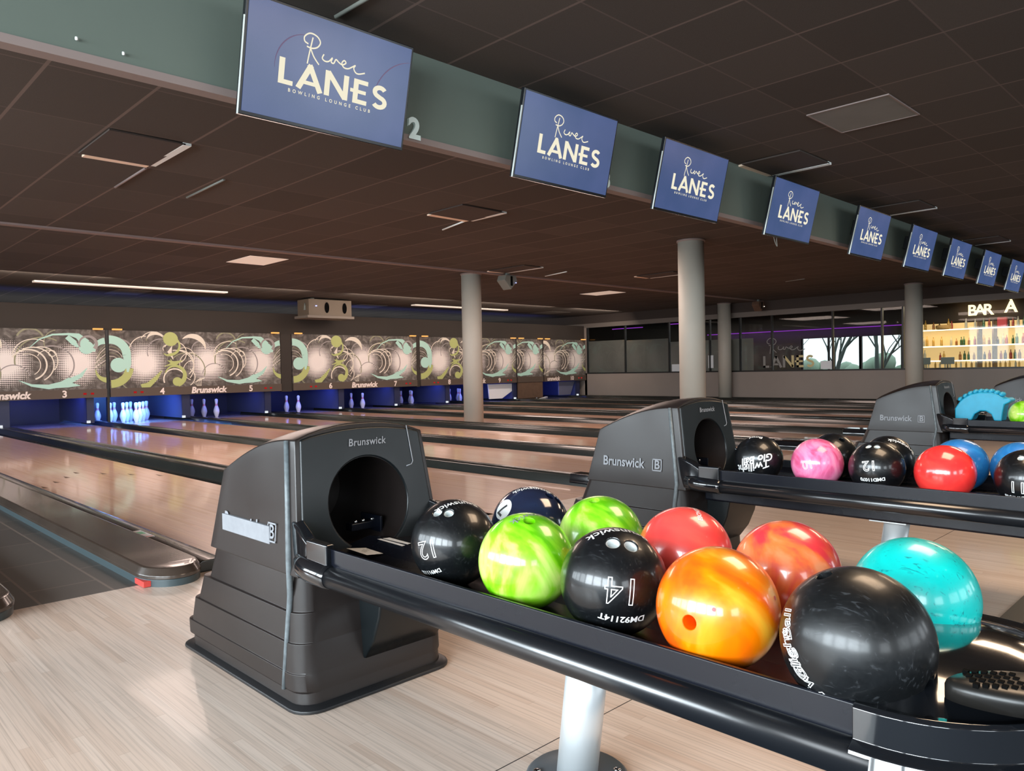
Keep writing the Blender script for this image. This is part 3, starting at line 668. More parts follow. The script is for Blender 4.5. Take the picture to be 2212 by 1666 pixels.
# ------------------------------------------------------------------ ball return
RX, RY = 1.36, 1.2
def ball_return(label):
    o = (RX, RY, 0); t = thing('ball_return', label, 'ball return', o)
    # upper hood: lofted from front to back
    secs = []
    for i in range(13):
        s = i/12; Hs = 0.80-0.126*s**2.2; sec = []
        zs = [0.40, 0.50, 0.62, Hs-0.03, Hs]
        wfun = lambda z: 0.238+(0.80-z)*0.083
        for z in zs: sec.append((wfun(z), z))
        for a in range(1, 10):
            x = wfun(Hs)*(1-a/5.0); sec.append((x, Hs+0.040*(1-abs(1-a/5.0)**2.4)))
        for z in reversed(zs): sec.append((-wfun(z), z))
        out = []
        for x, z in sec:
            yf = 2.05+(z-0.55)*0.15; yb = 2.64-(z-0.42)*0.27; out.append((RX+x, yf+(yb-yf)*s, z))
        secs.append(out)
    b = B().loft(secs, True, True); hood = b.build('hood', M['grey_plastic'], t, o)
    cut = B().lathe([(0, -0.35), (0.146, -0.35), (0.146, 0.35), (0, 0.35)], 48)
    bmesh.ops.rotate(cut.bm, verts=cut.bm.verts[:], cent=(0, 0, 0), matrix=Matrix.Rotation(pi/2, 3, 'X')); bmesh.ops.translate(cut.bm, verts=cut.bm.verts[:], vec=(RX, 2.12, 0.585))
    cu = cut.build('cut', M['dark_hole'], None, (RX, RY, 0)); cu.location = (0, 0, 0)
    hood.parent = None
    bv = hood.modifiers.new('bv', 'BEVEL'); bv.width = 0.030; bv.segments = 5; bv.limit_method = 'ANGLE'; bv.angle_limit = math.radians(50)
    bo = hood.modifiers.new('bo', 'BOOLEAN'); bo.operation = 'DIFFERENCE'; bo.object = cu; bo.solver = 'EXACT'
    dg = bpy.context.evaluated_depsgraph_get(); me = bpy.data.meshes.new_from_object(hood.evaluated_get(dg))
    hood.modifiers.clear(); hood.data = me; hood.parent = t; bpy.data.objects.remove(cu)
    for p in me.polygons: p.use_smooth = True
    me.set_sharp_from_angle(angle=math.radians(35))
    # dark front plate, following the front plane, with the hole
    b = B(); ring_o, ring_i = [], []
    N = 48
    def yf(z): return 2.05+(z-0.55)*0.15
    for k in range(N):
        a = 2*pi*k/N; ca, sa = math.cos(a), math.sin(a)
        ring_i.append((RX+0.147*ca, yf(0.585+0.147*sa)-0.006, 0.585+0.147*sa))
        wx, zt, zb = 0.215, 0.245, 0.165
        hgt = zt if sa > 0 else zb
        m_ = 1/max(abs(ca)/wx, abs(sa)/hgt, 1e-6); x, z = ca*m_, 0.585+sa*m_
        if z > 0.80: z = min(z, 0.825)-0.10*(x*x)/0.215
        wl = 0.222+(0.80-z)*0.083; x = max(-wl, min(wl, x*(wl/0.215) if abs(abs(x)-0.215) < 1e-6 else x))
        ring_o.append((RX+x, yf(z)-0.006, z))
    ro = [b.bm.verts.new(p) for p in ring_o]; ri = [b.bm.verts.new(p) for p in ring_i]
    ro2 = [b.bm.verts.new((p[0], p[1]+0.02, p[2])) for p in ring_o]; ri2 = [b.bm.verts.new((p[0], p[1]+0.12, p[2])) for p in ring_i]
    for k in range(N):
        j = (k+1) % N
        b.bm.faces.new((ro[k], ro[j], ri[j], ri[k])); b.bm.faces.new((ro[k], ro2[k], ro2[j], ro[j])); b.bm.faces.new((ri[k], ri[j], ri2[j], ri2[k]))
    b.build('front_plate', M['black_plastic'], t, o, bevel=0.006, seg=3, angle=50)
    v, f = text('Brunswick', 0.032, 0.0006, 0, 0.15, 1.05)
    B().add(v, f, lambda p: (RX+0.01+p[0], yf(0.778+p[1])-0.0085, 0.778+p[1])).build('front_lettering', M['badge'], t, o, normals=False)
    # score line on the plate
    B().tube([(RX+0.172, yf(0.82)-0.008, 0.82), (RX+0.183, yf(0.70)-0.008, 0.70), (RX+0.176, yf(0.69)-0.008, 0.690), (RX+0.155, yf(0.685)-0.008, 0.686)], 0.0018, 6).build('score_line', M['badge'], t, o)
    # lower body, stepped
    b = B()
    def rr(wd, y0, y1, z, r=0.05):
        pts = []
        for cx, cy, a0 in ((RX+wd-r, y1-r, 0), (RX-wd+r, y1-r, 90), (RX-wd+r*1.3, y0+r*1.3, 180), (RX+wd-r*1.3, y0+r*1.3, 270)):
            rq = r if a0 < 180 else r*1.3
            for k in range(6): a = math.radians(a0+k*18); pts.append((cx+rq*math.cos(a), cy+rq*math.sin(a), z))
        return pts
    lv = [(0.425, .262, 2.62), (0.42, .272, 2.66), (0.286, .276, 2.72), (0.283, .283, 2.76), (0.196, .286, 2.80), (0.193, .291, 2.825), (0.108, .293, 2.85), (0.105, .296, 2.875), (0.055, .294, 2.875), (0.05, .288, 2.85), (0.012, .290, 2.85)]
    b.loft([rr(wd-0.018, 2.055-(0.42-z)*0.10, yb, z) for z, wd, yb in lv])
    b.build('lower_body', M['grey_plastic'], t, o, bevel=0.0035, seg=2, angle=30)
    B().loft([rr(0.292, 1.985, 2.895, 0.0, 0.06), rr(0.292, 1.985, 2.895, 0.010, 0.06), rr(0.280, 2.0, 2.88, 0.018, 0.055)]).build('base_flange', M['trim_black'], t, o, bevel=0.003, seg=2)
    # lift housing on the front
    pr = [(2.04, 0.405), (1.91, 0.405), (1.915, 0.34), (1.935, 0.25), (1.97, 0.17), (2.02, 0.105), (2.06, 0.09)]
    b = B(); b.loft([[(x, y, z) for y, z in pr] for x in (RX-0.055, RX+0.235)]); b.build('lift_housing', M['black_plastic'], t, o, bevel=0.008, seg=2, angle=40)
    # badge and worn trim on both sides
    for s in (-1, 1):
        def sx(y, z, e=0.0): return RX+s*(0.238+(0.80-z)*0.083+e)
        v, f = text('Brunswick', 0.068, 0.0014)
        mir = 1 if s < 0 else -1
        b = B(); b.add(v, f, lambda p: (sx(0, 0.512+p[1], 0.004), 2.405-p[0]*mir*0.92, 0.512+p[1]))
        b.build('badge_lettering', M['badge'], t, o, normals=False)
        v2, f2 = text('B', 0.06, 0.001)
        b = B(); yB = 2.405-mir*0.21
        for (ya, yb_, za, zb_) in ((-.028, .028, -.03, -.025), (-.028, .028, .025, .03), (-.028, -.023, -.03, .03), (.023, .028, -.03, .03)):
            b.face([(sx(0, .512+zz, .004), yB+yy, .512+zz) for yy, zz in ((ya, za), (yb_, za), (yb_, zb_), (ya, zb_))])
        b.add(v2, f2, lambda p: (sx(0, 0.512+p[1], 0.004), yB-p[0]*mir, 0.512+p[1]))
        b.build('badge_emblem', M['badge'], t, o, normals=False)
        path = [(sx(0, .80, .0025), yf(.80)+.045, .797), (sx(0, .62, .003), yf(.62)+.045, .62), (sx(0, .43, .003), yf(.43)+.045, .43), (RX+s*0.258, 2.10, .33), (RX+s*0.270, 2.105, .2), (RX+s*0.276, 2.12, .05)]
        B().tube(path, [0.009, 0.009, 0.010, 0.010, 0.008, 0.007], 8).build('edge_trim', M['worn'], t, o)
    # dark innards
    b = B().box(RX+0.0, RX+0.10, 2.16, 2.20, 0.475, 0.50).box(RX+0.085, RX+0.095, 2.12, 2.24, 0.44, 0.52).box(RX-0.12, RX+0.05, 2.30, 2.31, 0.66, 0.675)
    b.build('inner_bracket', M['satin_black'], t, o, bevel=0.003)
    for bx in (0.02, 0.05, 0.085): B().lathe([(0, 0), (.007, 0), (.007, .008), (0, .012)], 10, (RX+bx, 2.17, .50)).build('bolt', M['chrome'], t, o)
    # tray
    prof = [(-.262, .482), (-.20, .462), (-.143, .4568), (-.08, .462), (0, .478), (.08, .462), (.143, .4568), (.20, .462), (.262, .482), (.262, .452), (-.262, .452)]
    B().loft([[(RX+x, y, z-0.000) for x, z in prof] for y in (0.36, 2.06)]).build('tray_bed', M['satin_black'], t, o)
    B().box(RX-.10, RX+.10, .38, 2.03, .335, .452).build('spine_beam', M['satin_black'], t, o, bevel=0.01)
    for s in (-1, 1):
        xl = RX+s*.270
        B().box(min(xl, xl-s*.010), max(xl, xl-s*.010), .40, 1.93, .462, .516).build('side_lip', M['satin_black'], t, o, bevel=0.003, seg=3)
        B().tube([(RX+s*.276, .40, .440), (RX+s*.276, 1.93, .440)], .029, 28).build('side_rail', M['tube'], t, o)
        B().box(RX+s*.262-.006, RX+s*.262+.006, .40, 1.93, .41, .47).build('rail_web', M['satin_black'], t, o)
        b = B().tube([(RX+s*.276, 1.83, .440), (RX+s*.276, 1.845, .440), (RX+s*.276, 1.93, .442), (RX+s*.272, 1.97, .445), (RX+s*.25, 2.02, .45)], [.031, .0345, .0355, .036, .034], 24)
        b.build('rail_clamp', M['gloss_black'], t, o)
        b = B().box(RX+s*.272-.014, RX+s*.272+.014, 1.84, 1.95, .462, .530); b.build('lip_clamp', M['gloss_black'], t, o, bevel=0.006)
        b = B(); b.loft([[(RX+s*(.252+e), y, z0), (RX+s*(.285+e), y, z0+.01), (RX+s*(.285+e), y, z1-.01), (RX+s*(.25+e), y, z1)] for y, e, z0, z1 in ((1.93, .0, .415, .52), (1.99, -.004, .405, .55), (2.06, -.02, .40, .57), (2.12, -.04, .40, .575))])
        b.build('bracket', M['gloss_black'], t, o, bevel=0.008, seg=3)
    # pedestal
    B().tube([(RX+.025, 1.215, .012), (RX+.02, 1.165, .335)], .050, 36).build('pedestal', M['silver'], t, o)
    ft = B(); ring = lambda s, z: [(RX+.025+.125*s*math.cos(2*pi*k/40), 1.215+.125*s*math.sin(2*pi*k/40), z) for k in range(40)]
    ft = ft.loft([ring(1, 0), ring(1, .008), ring(.94, .014), ring(.5, .016)]).build('pedestal_foot', M['foot'], t, o, smooth=True)
    for a in range(4):
        an = pi/4+a*pi/2
        B().lathe([(0, .014), (.010, .014), (.010, .019), (.005, .022), (0, .022)], 14, (RX+.025+.098*math.cos(an), 1.215+.098*math.sin(an), 0)).build('foot_bolt', M['chrome'], ft, o)
    B().box(RX-.075, RX+.075, 1.10, 1.25, .326, .336).build('top_plate', M['silver'], t, o, bevel=0.003)
    # rounded end cap with the hand dryer
    def capring(rx, ry, z): return [(RX+rx*math.cos(a), .405-ry*math.sin(a), z) for a in [pi*k/36 for k in range(37)]]
    b = B()
    lay = [(.17, .12, .335), (.235, .185, .365), (.272, .222, .40), (.296, .246, .415), (.305, .255, .440), (.298, .248, .462), (.282, .232, .470), (.281, .231, .515), (.274, .224, .520), (.262, .212, .517), (.25, .20, .515), (.20, .16, .530), (.13, .10, .545), (.05, .04, .552)]
    secs = [capring(*l) for l in lay]
    b.loft([s_+[(s_[-1][0], .43, s_[-1][2]), (s_[0][0], .43, s_[0][2])] for s_ in secs], True, True, True)
    cap = b.build('end_cap', M['gloss_black'], t, o, bevel=0.003, seg=2, angle=30)
    b = B(); R3 = Matrix.Rotation(math.radians(30), 3, 'Z'); secs = []
    for k, (s_, z) in enumerate([(1.0, .530), (1.0, .547), (.97, .553), (.90, .557), (.6, .560), (.15, .561)]):
        ring_ = []
        for q in range(32):
            a = 2*pi*q/32; v_ = R3 @ Vector((.050*s_*math.cos(a)*(1-.25*math.sin(a)), .085*s_*math.sin(a)*(1 if math.sin(a) < 0 else 1.0), 0)); ring_.append((1.207+v_.x, .262+v_.y, z))
        secs.append(ring_)
    pod = b.loft(secs, True, True, True).build('hand_dryer', P('dryer_plastic', (0.012, 0.011, 0.010), 0.30, spec=0.35), cap, o)
    b = B()
    for i in range(6):
        for j in range(4):
            v_ = R3 @ Vector(((j-1.5)*.0155, .052-i*.0115, 0)); x, y = 1.207+v_.x, .262+v_.y
            b.box(x-.0045, x+.0045, y-.0035, y+.0035, .555, .5622)
    b.build('dryer_grille', M['dark_hole'], cap, o)
    b = B(); b.lathe([(.020, 0), (.022, .001), (.024, 0)], 24, (1.235, .205, .5605)); b.build('dryer_emblem', M['badge'], cap, o)
    return t
ret1 = ball_return('nearest black ball return with seven bright and black balls, in the foreground')
dup(ret1, (RX+2.05, RY, 0), 'second black ball return, with a lettered badge and pink and red balls')
dup(ret1, (RX+5.95, RY, 0), 'third black ball return, carrying the blue dinosaur-shaped block')
dup(ret1, (RX+9.85, RY, 0), 'fourth black ball return, just visible at the right edge')
o_ = (RX, RY, 0)
b = B(); b.face([(1.212, 1.958, .4785), (1.283, 1.963, .4665), (1.277, 1.862, .4665), (1.206, 1.840, .4785)]); st1 = b.build('sticker', M['paper'], ret1, o_, normals=False)
hw = [tuple(p) for p in catmull([(0, 0), (.008, .018), (.014, -.006), (.022, .016), (.03, .0), (.036, -.012), (.042, .014), (.05, .004), (.058, -.008), (.062, .012)], 4)]
v, f = ribbon([p[:2] for p in hw], .0016)
B().add(v, f, lambda p: (1.225+p[0]*.75, 1.90+p[0]*.5-p[1]*1.1, .4790-(1.225+p[0]*.75-1.212)*.15)).build('pen_scribble', M['ink'], st1, o_, normals=False)
b = B(); b.face([(1.342, 1.989, .4795), (1.397, 2.0, .4735), (1.393, 1.882, .4735), (1.336, 1.85, .4795)]); b.build('label_strip', M['paper'], ret1, o_, normals=False)
B().box(1.0905, 1.102, 2.205, 2.545, .474, .530).build('badge_plate', M['badge'], ret1, o_, bevel=.002)

# ------------------------------------------------------------------ balls
R0 = 0.1085
def sphere_mesh(holes):
    """holes: list of (unit direction, radius)"""
    bm = bmesh.new(); bmesh.ops.create_icosphere(bm, subdivisions=5, radius=R0)
    me = bpy.data.meshes.new('ball'); bm.to_mesh(me); bm.free()
    return me
def ball(name, loc, mat, label, group, holes=(), decals=(), inserts=None, ring=None):
    """holes/decals given as (a, b): offsets across and up from the point facing the aisle, in radii"""
    t = thing('bowling_ball', label, 'bowling ball', (loc[0], loc[1], loc[2]-R0), 0, group)
    C_ = Vector(loc); vw = (CAM-C_).normalized(); rr_ = Vector((0, 0, 1)).cross(vw).normalized(); uu = vw.cross(rr_)
    def dirn(a, b_): return (vw*math.sqrt(max(0.0, 1-a*a-b_*b_))+rr_*a+uu*b_).normalized()
    me = sphere_mesh(()); me.materials.append(mat); hm = P('hole_'+name, inserts[1] if inserts else (0.01, 0.01, 0.01), 0.5); me.materials.append(hm)
    body = bpy.data.objects.new('shell', me); COL.objects.link(body); body.location = (0, 0, R0)
    if holes:
        cb = B()
        for (a, b_, r) in holes:
            d = dirn(a, b_); q = d.to_track_quat('Z', 'Y').to_matrix()
            pr = [(0, .035), (r, .035), (r, R0-.0022), (r+.0012, R0-.0008), (r+.004, R0+.004), (0, R0+.004)]
            rs = []
            for rad, z in pr:
                rs.append([q @ Vector((rad*math.cos(2*pi*k/28), rad*math.sin(2*pi*k/28), z)) for k in range(28)] if rad > 0 else [q @ Vector((0, 0, z))])
            vs = [[cb.bm.verts.new(p) for p in rg] for rg in rs]
            for x, y in zip(vs, vs[1:]):
                for k in range(28):
                    qd = list(dict.fromkeys([x[k % len(x)], x[(k+1) % len(x)], y[(k+1) % len(y)], y[k % len(y)]]))
                    if len(qd) > 2: cb.bm.faces.new(qd)
        cu = cb.build('cut', hm); cu.data.materials.clear(); cu.data.materials.append(mat); cu.location = (0, 0, R0)
        bo = body.modifiers.new('bo', 'BOOLEAN'); bo.operation = 'DIFFERENCE'; bo.object = cu; bo.solver = 'EXACT'
        bpy.context.view_layer.update()
        dg = bpy.context.evaluated_depsgraph_get(); me2 = bpy.data.meshes.new_from_object(body.evaluated_get(dg))
        body.modifiers.clear(); body.data = me2; bpy.data.objects.remove(cu); me = me2
        if not me.materials: me.materials.append(mat)
    for p in me.polygons: p.use_smooth = True
    me.set_sharp_from_angle(angle=math.radians(35))
    body.parent = t
    if inserts:
        for (a, b_, r) in holes:
            d = dirn(a, b_); q = d.to_track_quat('Z', 'Y').to_matrix(); ib = B()
            ib.lathe([(r*.98, R0-.020), (r*.98, R0-.004), (r*.80, R0-.004), (r*.80, R0-.020)], 24)
            bmesh.ops.transform(ib.bm, matrix=q.to_4x4(), verts=ib.bm.verts[:]); bmesh.ops.translate(ib.bm, verts=ib.bm.verts[:], vec=(0, 0, R0))
            ib.build('finger_insert', M['insert'], t)
            ib = B(); ib.lathe([(0, R0-.018), (r*.80, R0-.018)], 24)
            bmesh.ops.transform(ib.bm, matrix=q.to_4x4(), verts=ib.bm.verts[:]); bmesh.ops.translate(ib.bm, verts=ib.bm.verts[:], vec=(0, 0, R0))
            ib.build('insert_bottom', M['insert'], t)
    for dc in decals:
        s, a, b_, size, rot, mt = dc[:6]; opt = dc[6] if len(dc) > 6 else {}
        n = dirn(a, b_); e1 = uu.cross(n).normalized() if abs(uu.dot(n)) < .995 else rr_; e2 = n.cross(e1)
        cr, sr = math.cos(math.radians(rot)), math.sin(math.radians(rot)); ex = e1*cr+e2*sr; ey = e2*cr-e1*sr
        if s == 'disc': v = [(size*math.cos(2*pi*k/32)*q_, size*math.sin(2*pi*k/32)*q_, 0) for q_ in (1, .66, .33) for k in range(32)]+[(0, 0, 0)]; f = [(k+32*j, (k+1) % 32+32*j, (k+1) % 32+32*(j+1), k+32*(j+1)) for j in (0, 1) for k in range(32)]+[(64+k, 64+(k+1) % 32, 96) for k in range(32)]
        else: v, f = text(s, size, opt.get('bold', 0), opt.get('outline', 0), opt.get('shear', 0), opt.get('sp', 1.0))
        tb = bmesh.new(); vv = [tb.verts.new(p) for p in v]
        for q in f:
            try: tb.faces.new([vv[i] for i in q])
            except ValueError: pass
        bmesh.ops.triangulate(tb, faces=tb.faces[:])
        for _ in range(3):
            lg = [e for e in tb.edges if e.calc_length() > .007]
            if not lg: break
            bmesh.ops.subdivide_edges(tb, edges=lg, cuts=1); bmesh.ops.triangulate(tb, faces=tb.faces[:])
        lift = opt.get('lift', .00035)
        for vtx in tb.verts:
            x, y, z = vtx.co; rho = math.hypot(x, y); th = rho/R0
            dd = n*math.cos(th)+((ex*x+ey*y)/rho if rho > 1e-9 else Vector((0, 0, 0)))*math.sin(th)
            vtx.co = dd*(R0+lift+z*0.3)+Vector((0, 0, R0))
        mo = bpy.data.meshes.new('decal'); tb.to_mesh(mo); tb.free(); mo.materials.append(M[mt])
        do = bpy.data.objects.new(opt.get('name', 'printed_mark'), mo); COL.objects.link(do); do.parent = t
    return t
blk = ball_mat('ball_black', [(0.003, 0.0035, 0.0045), (0.005, 0.006, 0.007)], scuff=0.05, rough=0.20, spec=0.35, coat=0.5)
blk2 = ball_mat('ball_black_scuffed', [(0.003, 0.0035, 0.004), (0.006, 0.007, 0.008)], scuff=0.10, rough=0.24, coat=0.3, spec=0.4, croug=0.16)
navy = ball_mat('ball_navy', [(0.010, 0.014, 0.035), (0.012, 0.02, 0.05)], rough=0.12)
green = ball_mat('ball_green', [(0.10, 0.45, 0.0), (0.28, 0.72, 0.02), (0.62, 0.86, 0.18)], scale=1.5, distort=2.5, lo=.36, hi=.62)
orange = ball_mat('ball_orange', [(0.95, 0.10, 0.003), (1.0, 0.22, 0.0), (1.0, 0.46, 0.03)], scale=1.1, distort=2.0, lo=.36, hi=.62)
red = ball_mat('ball_red', [(0.90, 0.05, 0.05), (0.95, 0.09, 0.07), (0.95, 0.17, 0.10)], scale=1.0, distort=1.0)
coral = ball_mat('ball_coral', [(0.80, 0.04, 0.05), (0.95, 0.17, 0.04), (0.95, 0.26, 0.10)], scale=1.4, distort=2.5, lo=.38, hi=.6)
teal = ball_mat('ball_teal', [(0.0, 0.50, 0.46), (0.0, 0.60, 0.55)], scuff=0.85, scuffcol=(0.0, 0.10, 0.14), rough=0.2, coat=0.5)
pink = ball_mat('ball_pink', [(0.62, 0.08, 0.20), (0.80, 0.16, 0.34), (0.86, 0.25, 0.42)], scale=2, distort=3, lo=.4, hi=.62)
red2 = ball_mat('ball_red_plain', [(0.86, 0.03, 0.03), (0.90, 0.05, 0.04)], rough=0.2)
blue = ball_mat('ball_blue', [(0.01, 0.14, 0.42), (0.02, 0.22, 0.55)], scuff=0.3, scuffcol=(0.1, 0.4, 0.7))
T_ = 180
G1 = 'balls on the nearest ball return'
XN, XF = 1.217, 1.503
zt = 0.4568+R0+0.0002
hr = 0.0125
ol = {'outline': .0010, 'name': 'weight_number', 'bold': 0.0}
ball('a', (XN+.012, 1.478, zt), blk, 'glossy black ball marked 12 beside the hood opening of the nearest return', G1, [(-.37, .68, hr), (-.11, .66, hr)],
     [('12', -.60, -.12, .062, T_+8, 'white_paint', ol), ('DM91115S', -.55, -.64, .016, T_+6, 'white_paint', {'bold': .0004, 'name': 'serial_number'}), ('Brunswick', .08, .88, .028, T_+14, 'white_paint', {'bold': .0003, 'name': 'brand_print'})], (1, (.01, .01, .01)))
ball('b', (XN, 1.210, zt), green, 'lime green marbled ball in the near row, between the balls marked 12 and 14', G1, [(-.14, .86, hr), (.08, .80, hr)],
     [('Brunswick', .15, .93, .028, T_+14, 'badge', {'bold': .0003, 'name': 'brand_print'})])
ball('c', (XN, .960, zt), blk, 'glossy black ball marked 14 with two pale finger holes, centre of the near row', G1, [(0.0, .68, .0145), (.33, .63, .0145)],
     [('14', .16, -.15, .072, T_-4, 'white_paint', ol), ('DM92114T', .14, -.65, .020, T_-3, 'white_paint', {'bold': .0005, 'name': 'serial_number'}), ('Brunswick', .10, .92, .032, T_+3, 'white_paint', {'bold': .0004, 'name': 'brand_print'})], (1, (.01, .01, .01)))
ball('d', (XN-.012, .716, zt), orange, 'bright orange ball with one thumb hole facing the viewer, near row', G1, [(-.43, -.25, .0125)], [('disc', -.05, -.03, .0035, 0, 'sticker_red', {'name': 'chip_mark'}), ('disc', .88, .2, .004, 0, 'sticker_red', {'name': 'chip_mark'})])
be = ball('e', (XN-.028, .466, zt+.002), blk2, 'large scuffed black ball nearest the camera, outlined script on its left edge', G1, [(.86, -.44, .014), (-.40, .82, .012)],
     [('Twilight', -.72, -.44, .034, 112, 'white_paint', {'outline': .0007, 'shear': .3, 'name': 'script_print'}), ('Glo Ball', -.82, -.18, .034, 104, 'white_paint', {'outline': .0007, 'shear': .3, 'name': 'script_print'})])
be.scale = (1.035, 1.035, 1.035)
ball('f', (XF, 1.475, zt), navy, 'dark navy ball with a white disc, far row next to the hood', G1, [(.50, .74, hr), (.72, .62, hr)],
     [('disc', -.68, .42, .030, 0, 'white_paint', {'name': 'white_disc'}), ('7', -.68, .42, .05, 150, 'ink', {'bold': .001, 'lift': .0008, 'name': 'weight_number'}), ('Brunswick', .05, .93, .026, T_, 'white_paint', {'bold': .0004, 'name': 'brand_print'})])
ball('g', (XF, 1.225, zt), green, 'lime green marbled ball with one finger hole on top, far row', G1, [(-.13, .87, .0125)])
ball('h', (XF, .977, zt), red, 'coral red ball with small white print, far row behind the ball marked 14', G1, [], [('EBONITE', .30, .86, .016, 70, 'white_paint', {'bold': .0003, 'name': 'brand_print'})])
ball('i', (XF, .730, zt), coral, 'orange and red swirled ball, far row behind the orange ball', G1)
ball('j', (XF, .483, zt), teal, 'turquoise ball with dark scratches, far row at the end of the tray', G1)
G2 = 'balls on the second ball return'
X2N, X2F = XN+2.05, XF+2.05
ball('k', (X2N, 1.715, zt), blk, 'black ball with white script at the hood end of the second return', G2, [], [('Twilight', -.25, -.35, .050, T_+12, 'white_paint', {'bold': .001, 'shear': .3, 'name': 'script_print'}), ('Glo Ball', -.05, .0, .046, T_+12, 'white_paint', {'bold': .001, 'shear': .3, 'name': 'script_print'}), ('Bowl', -.1, .92, .03, T_, 'white_paint', {'bold': .0006, 'name': 'script_print'})])
ball('l', (X2N, 1.44, zt), pink, 'pink streaked ball marked 10 on the second return', G2, [], [('10', -.35, -.05, .05, T_+10, 'letter_pink', ol)])
ball('m', (X2N, 1.19, zt), blk, 'black ball marked 12 on the second return, between the pink and red balls', G2, [(-.28, .80, hr), (.02, .80, hr)], [('12', -.25, .08, .058, T_+5, 'white_paint', {'outline': .0013, 'name': 'weight_number'}), ('DMD11070', -.15, -.45, .02, T_+3, 'white_paint', {'bold': .0008, 'name': 'serial_number'})], (1, (.01, .01, .01)))
ball('n', (X2N, .935, zt), red2, 'plain bright red ball on the second return', G2)
ball('o', (X2N, .66, zt), blk, 'black ball marked 11 at the right edge on the second return', G2, [(-.2, .70, hr), (.12, .62, hr)], [('11', -.30, -.28, .060, T_-4, 'white_paint', {'outline': .0013, 'name': 'weight_number'}), ('FDB1A1048', -.3, -.62, .018, T_-2, 'white_paint', {'bold': .0006, 'name': 'serial_number'})], (1, (.01, .01, .01)))
ball('p', (X2F, 1.49, zt), blk, 'black ball behind the pink one, far row of the second return', G2, [(.35, .72, hr)])
ball('q', (X2F, 1.245, zt), blk, 'black ball with dotted white print, far row behind the second ball marked 12', G2, [], [('Brunswick', .55, .66, .03, 140, 'white_paint', {'bold': .0005, 'name': 'brand_print'})])
ball('r', (X2F, .96, zt), blue, 'blue marbled ball behind the plain red ball', G2)
ball('s', (X2F, .74, zt), blue, 'dark blue ball partly seen right of the blue marbled ball', G2)
ball('t', (X2F, .50, zt), blk, 'black ball behind the ball marked 11, far row', G2)
ball('u', (XN+5.95, 1.475, zt), green, 'lime green ball on the third return at the right edge', 'balls on the third ball return')

# blue dinosaur-shaped block on the third return
t = thing('dinosaur_block', 'bright blue dinosaur-shaped plastic block with a scalloped back on the third return', 'toy block', (7.31, 1.80, .49))
out = [(1.99, .50), (1.99, .60), (1.955, .655), (1.92, .69), (1.87, .722), (1.80, .738), (1.72, .735), (1.67, .715), (1.635, .69), (1.60, .695), (1.575, .675), (1.59, .655), (1.625, .635), (1.635, .58), (1.645, .50), (1.70, .50), (1.72, .555), (1.76, .58), (1.80, .58), (1.84, .555), (1.865, .50)]
b = B(); b.loft([[(x, y, z) for y, z in out] for x in (7.23, 7.39)]); b.build('body', M['bag_blue'], t, (7.31, 1.80, .49), bevel=0.012, seg=3)
for k in range(9):
    y = 1.96-k*.038; z = .645+.10*math.sin(min(1, (k+1)/5)*pi/2)-(max(0, k-6)*.012)
    b = B(); b.lathe([(0, -.02), (.02, -.014), (.024, 0), (.018, .014), (0, .022)], 14, (7.31, y, z)); bmesh.ops.scale(b.bm, vec=(2.6, 1, 1), verts=b.bm.verts[:], space=Matrix.Translation((-7.31, 0, 0))); b.build('back_bump', M['bag_blue'], t, (7.31, 1.80, .49))

# ------------------------------------------------------------------ screens
def scr_mat():
    m = bpy.data.materials.new('screen_blue'); m.use_nodes = True; t = m.node_tree; t.nodes.clear()
    tc = t.nodes.new('ShaderNodeTexCoord'); n = t.nodes.new('ShaderNodeTexNoise'); n.inputs['Scale'].default_value = 2.5
    t.links.new(tc.outputs['Object'], n.inputs['Vector'])
    c = ramp(t, n.outputs['Fac'], [(0.3, (0.052, 0.095, 0.235)), (0.7, (0.085, 0.125, 0.30))])
    e = t.nodes.new('ShaderNodeEmission'); e.inputs[1].default_value = 0.85; t.links.new(c, e.inputs[0])
    g = t.nodes.new('ShaderNodeBsdfGlossy'); g.inputs[1].default_value = 0.25; g.inputs[0].default_value = (0.06, 0.06, 0.06, 1)
    a = t.nodes.new('ShaderNodeAddShader'); o = t.nodes.new('ShaderNodeOutputMaterial'); t.links.new(e.outputs[0], a.inputs[0]); t.links.new(g.outputs[0], a.inputs[1]); t.links.new(a.outputs[0], o.inputs[0])
    return m
M['screen'] = scr_mat()
TW, TH = 0.935, 0.54
TILT = math.atan2(0.125, 0.525)
def tv(loc, label, group):
    t = thing('tv_screen', label, 'screen', loc, 0, group); t.rotation_euler = (TILT, 0, 0)
    # local: x across, z up, -y towards the viewer
    B().box(-TW/2, TW/2, 0, .030, 0, TH).build('bezel', M['bezel'], t, bevel=.004)
    sc = B().box(-TW/2+.014, TW/2-.014, -.003, .002, .018, TH-.014).build('display', M['screen'], t)
    B().box(-TW/2-.004, -TW/2, -.002, .008, 0, TH*.8).build('side_trim', M['bezel_edge'], t)
    v, f = lanes_word(); k = 0.118
    B().add(v, f, lambda p: (.012+p[0]*k*1.24, -.0042, TH*.445+p[1]*k)).build('name_lettering', M['screen_text'], sc, normals=False)
    v, f = river_word(); k = .125
    B().add(v, f, lambda p: (-.02+p[0]*k, -.0044, TH*.675+p[1]*k)).build('script_lettering', M['screen_text'], sc, normals=False)
    v, f = text('BOWLING LOUNGE CLUB', .022, .0005, 0, 0, 2.05)
    B().add(v, f, lambda p: (p[0], -.0042, TH*.295+p[1])).build('small_lettering', M['screen_text'], sc, normals=False)
    B().box(-.10, .10, .030, .20, TH*.45, TH*.75).build('mount', M['bezel'], t, bevel=.004)
    return t
BL = [.4655, .989, 1.432, 1.952, 2.528, 3.03, 3.495, 3.985, 4.47]
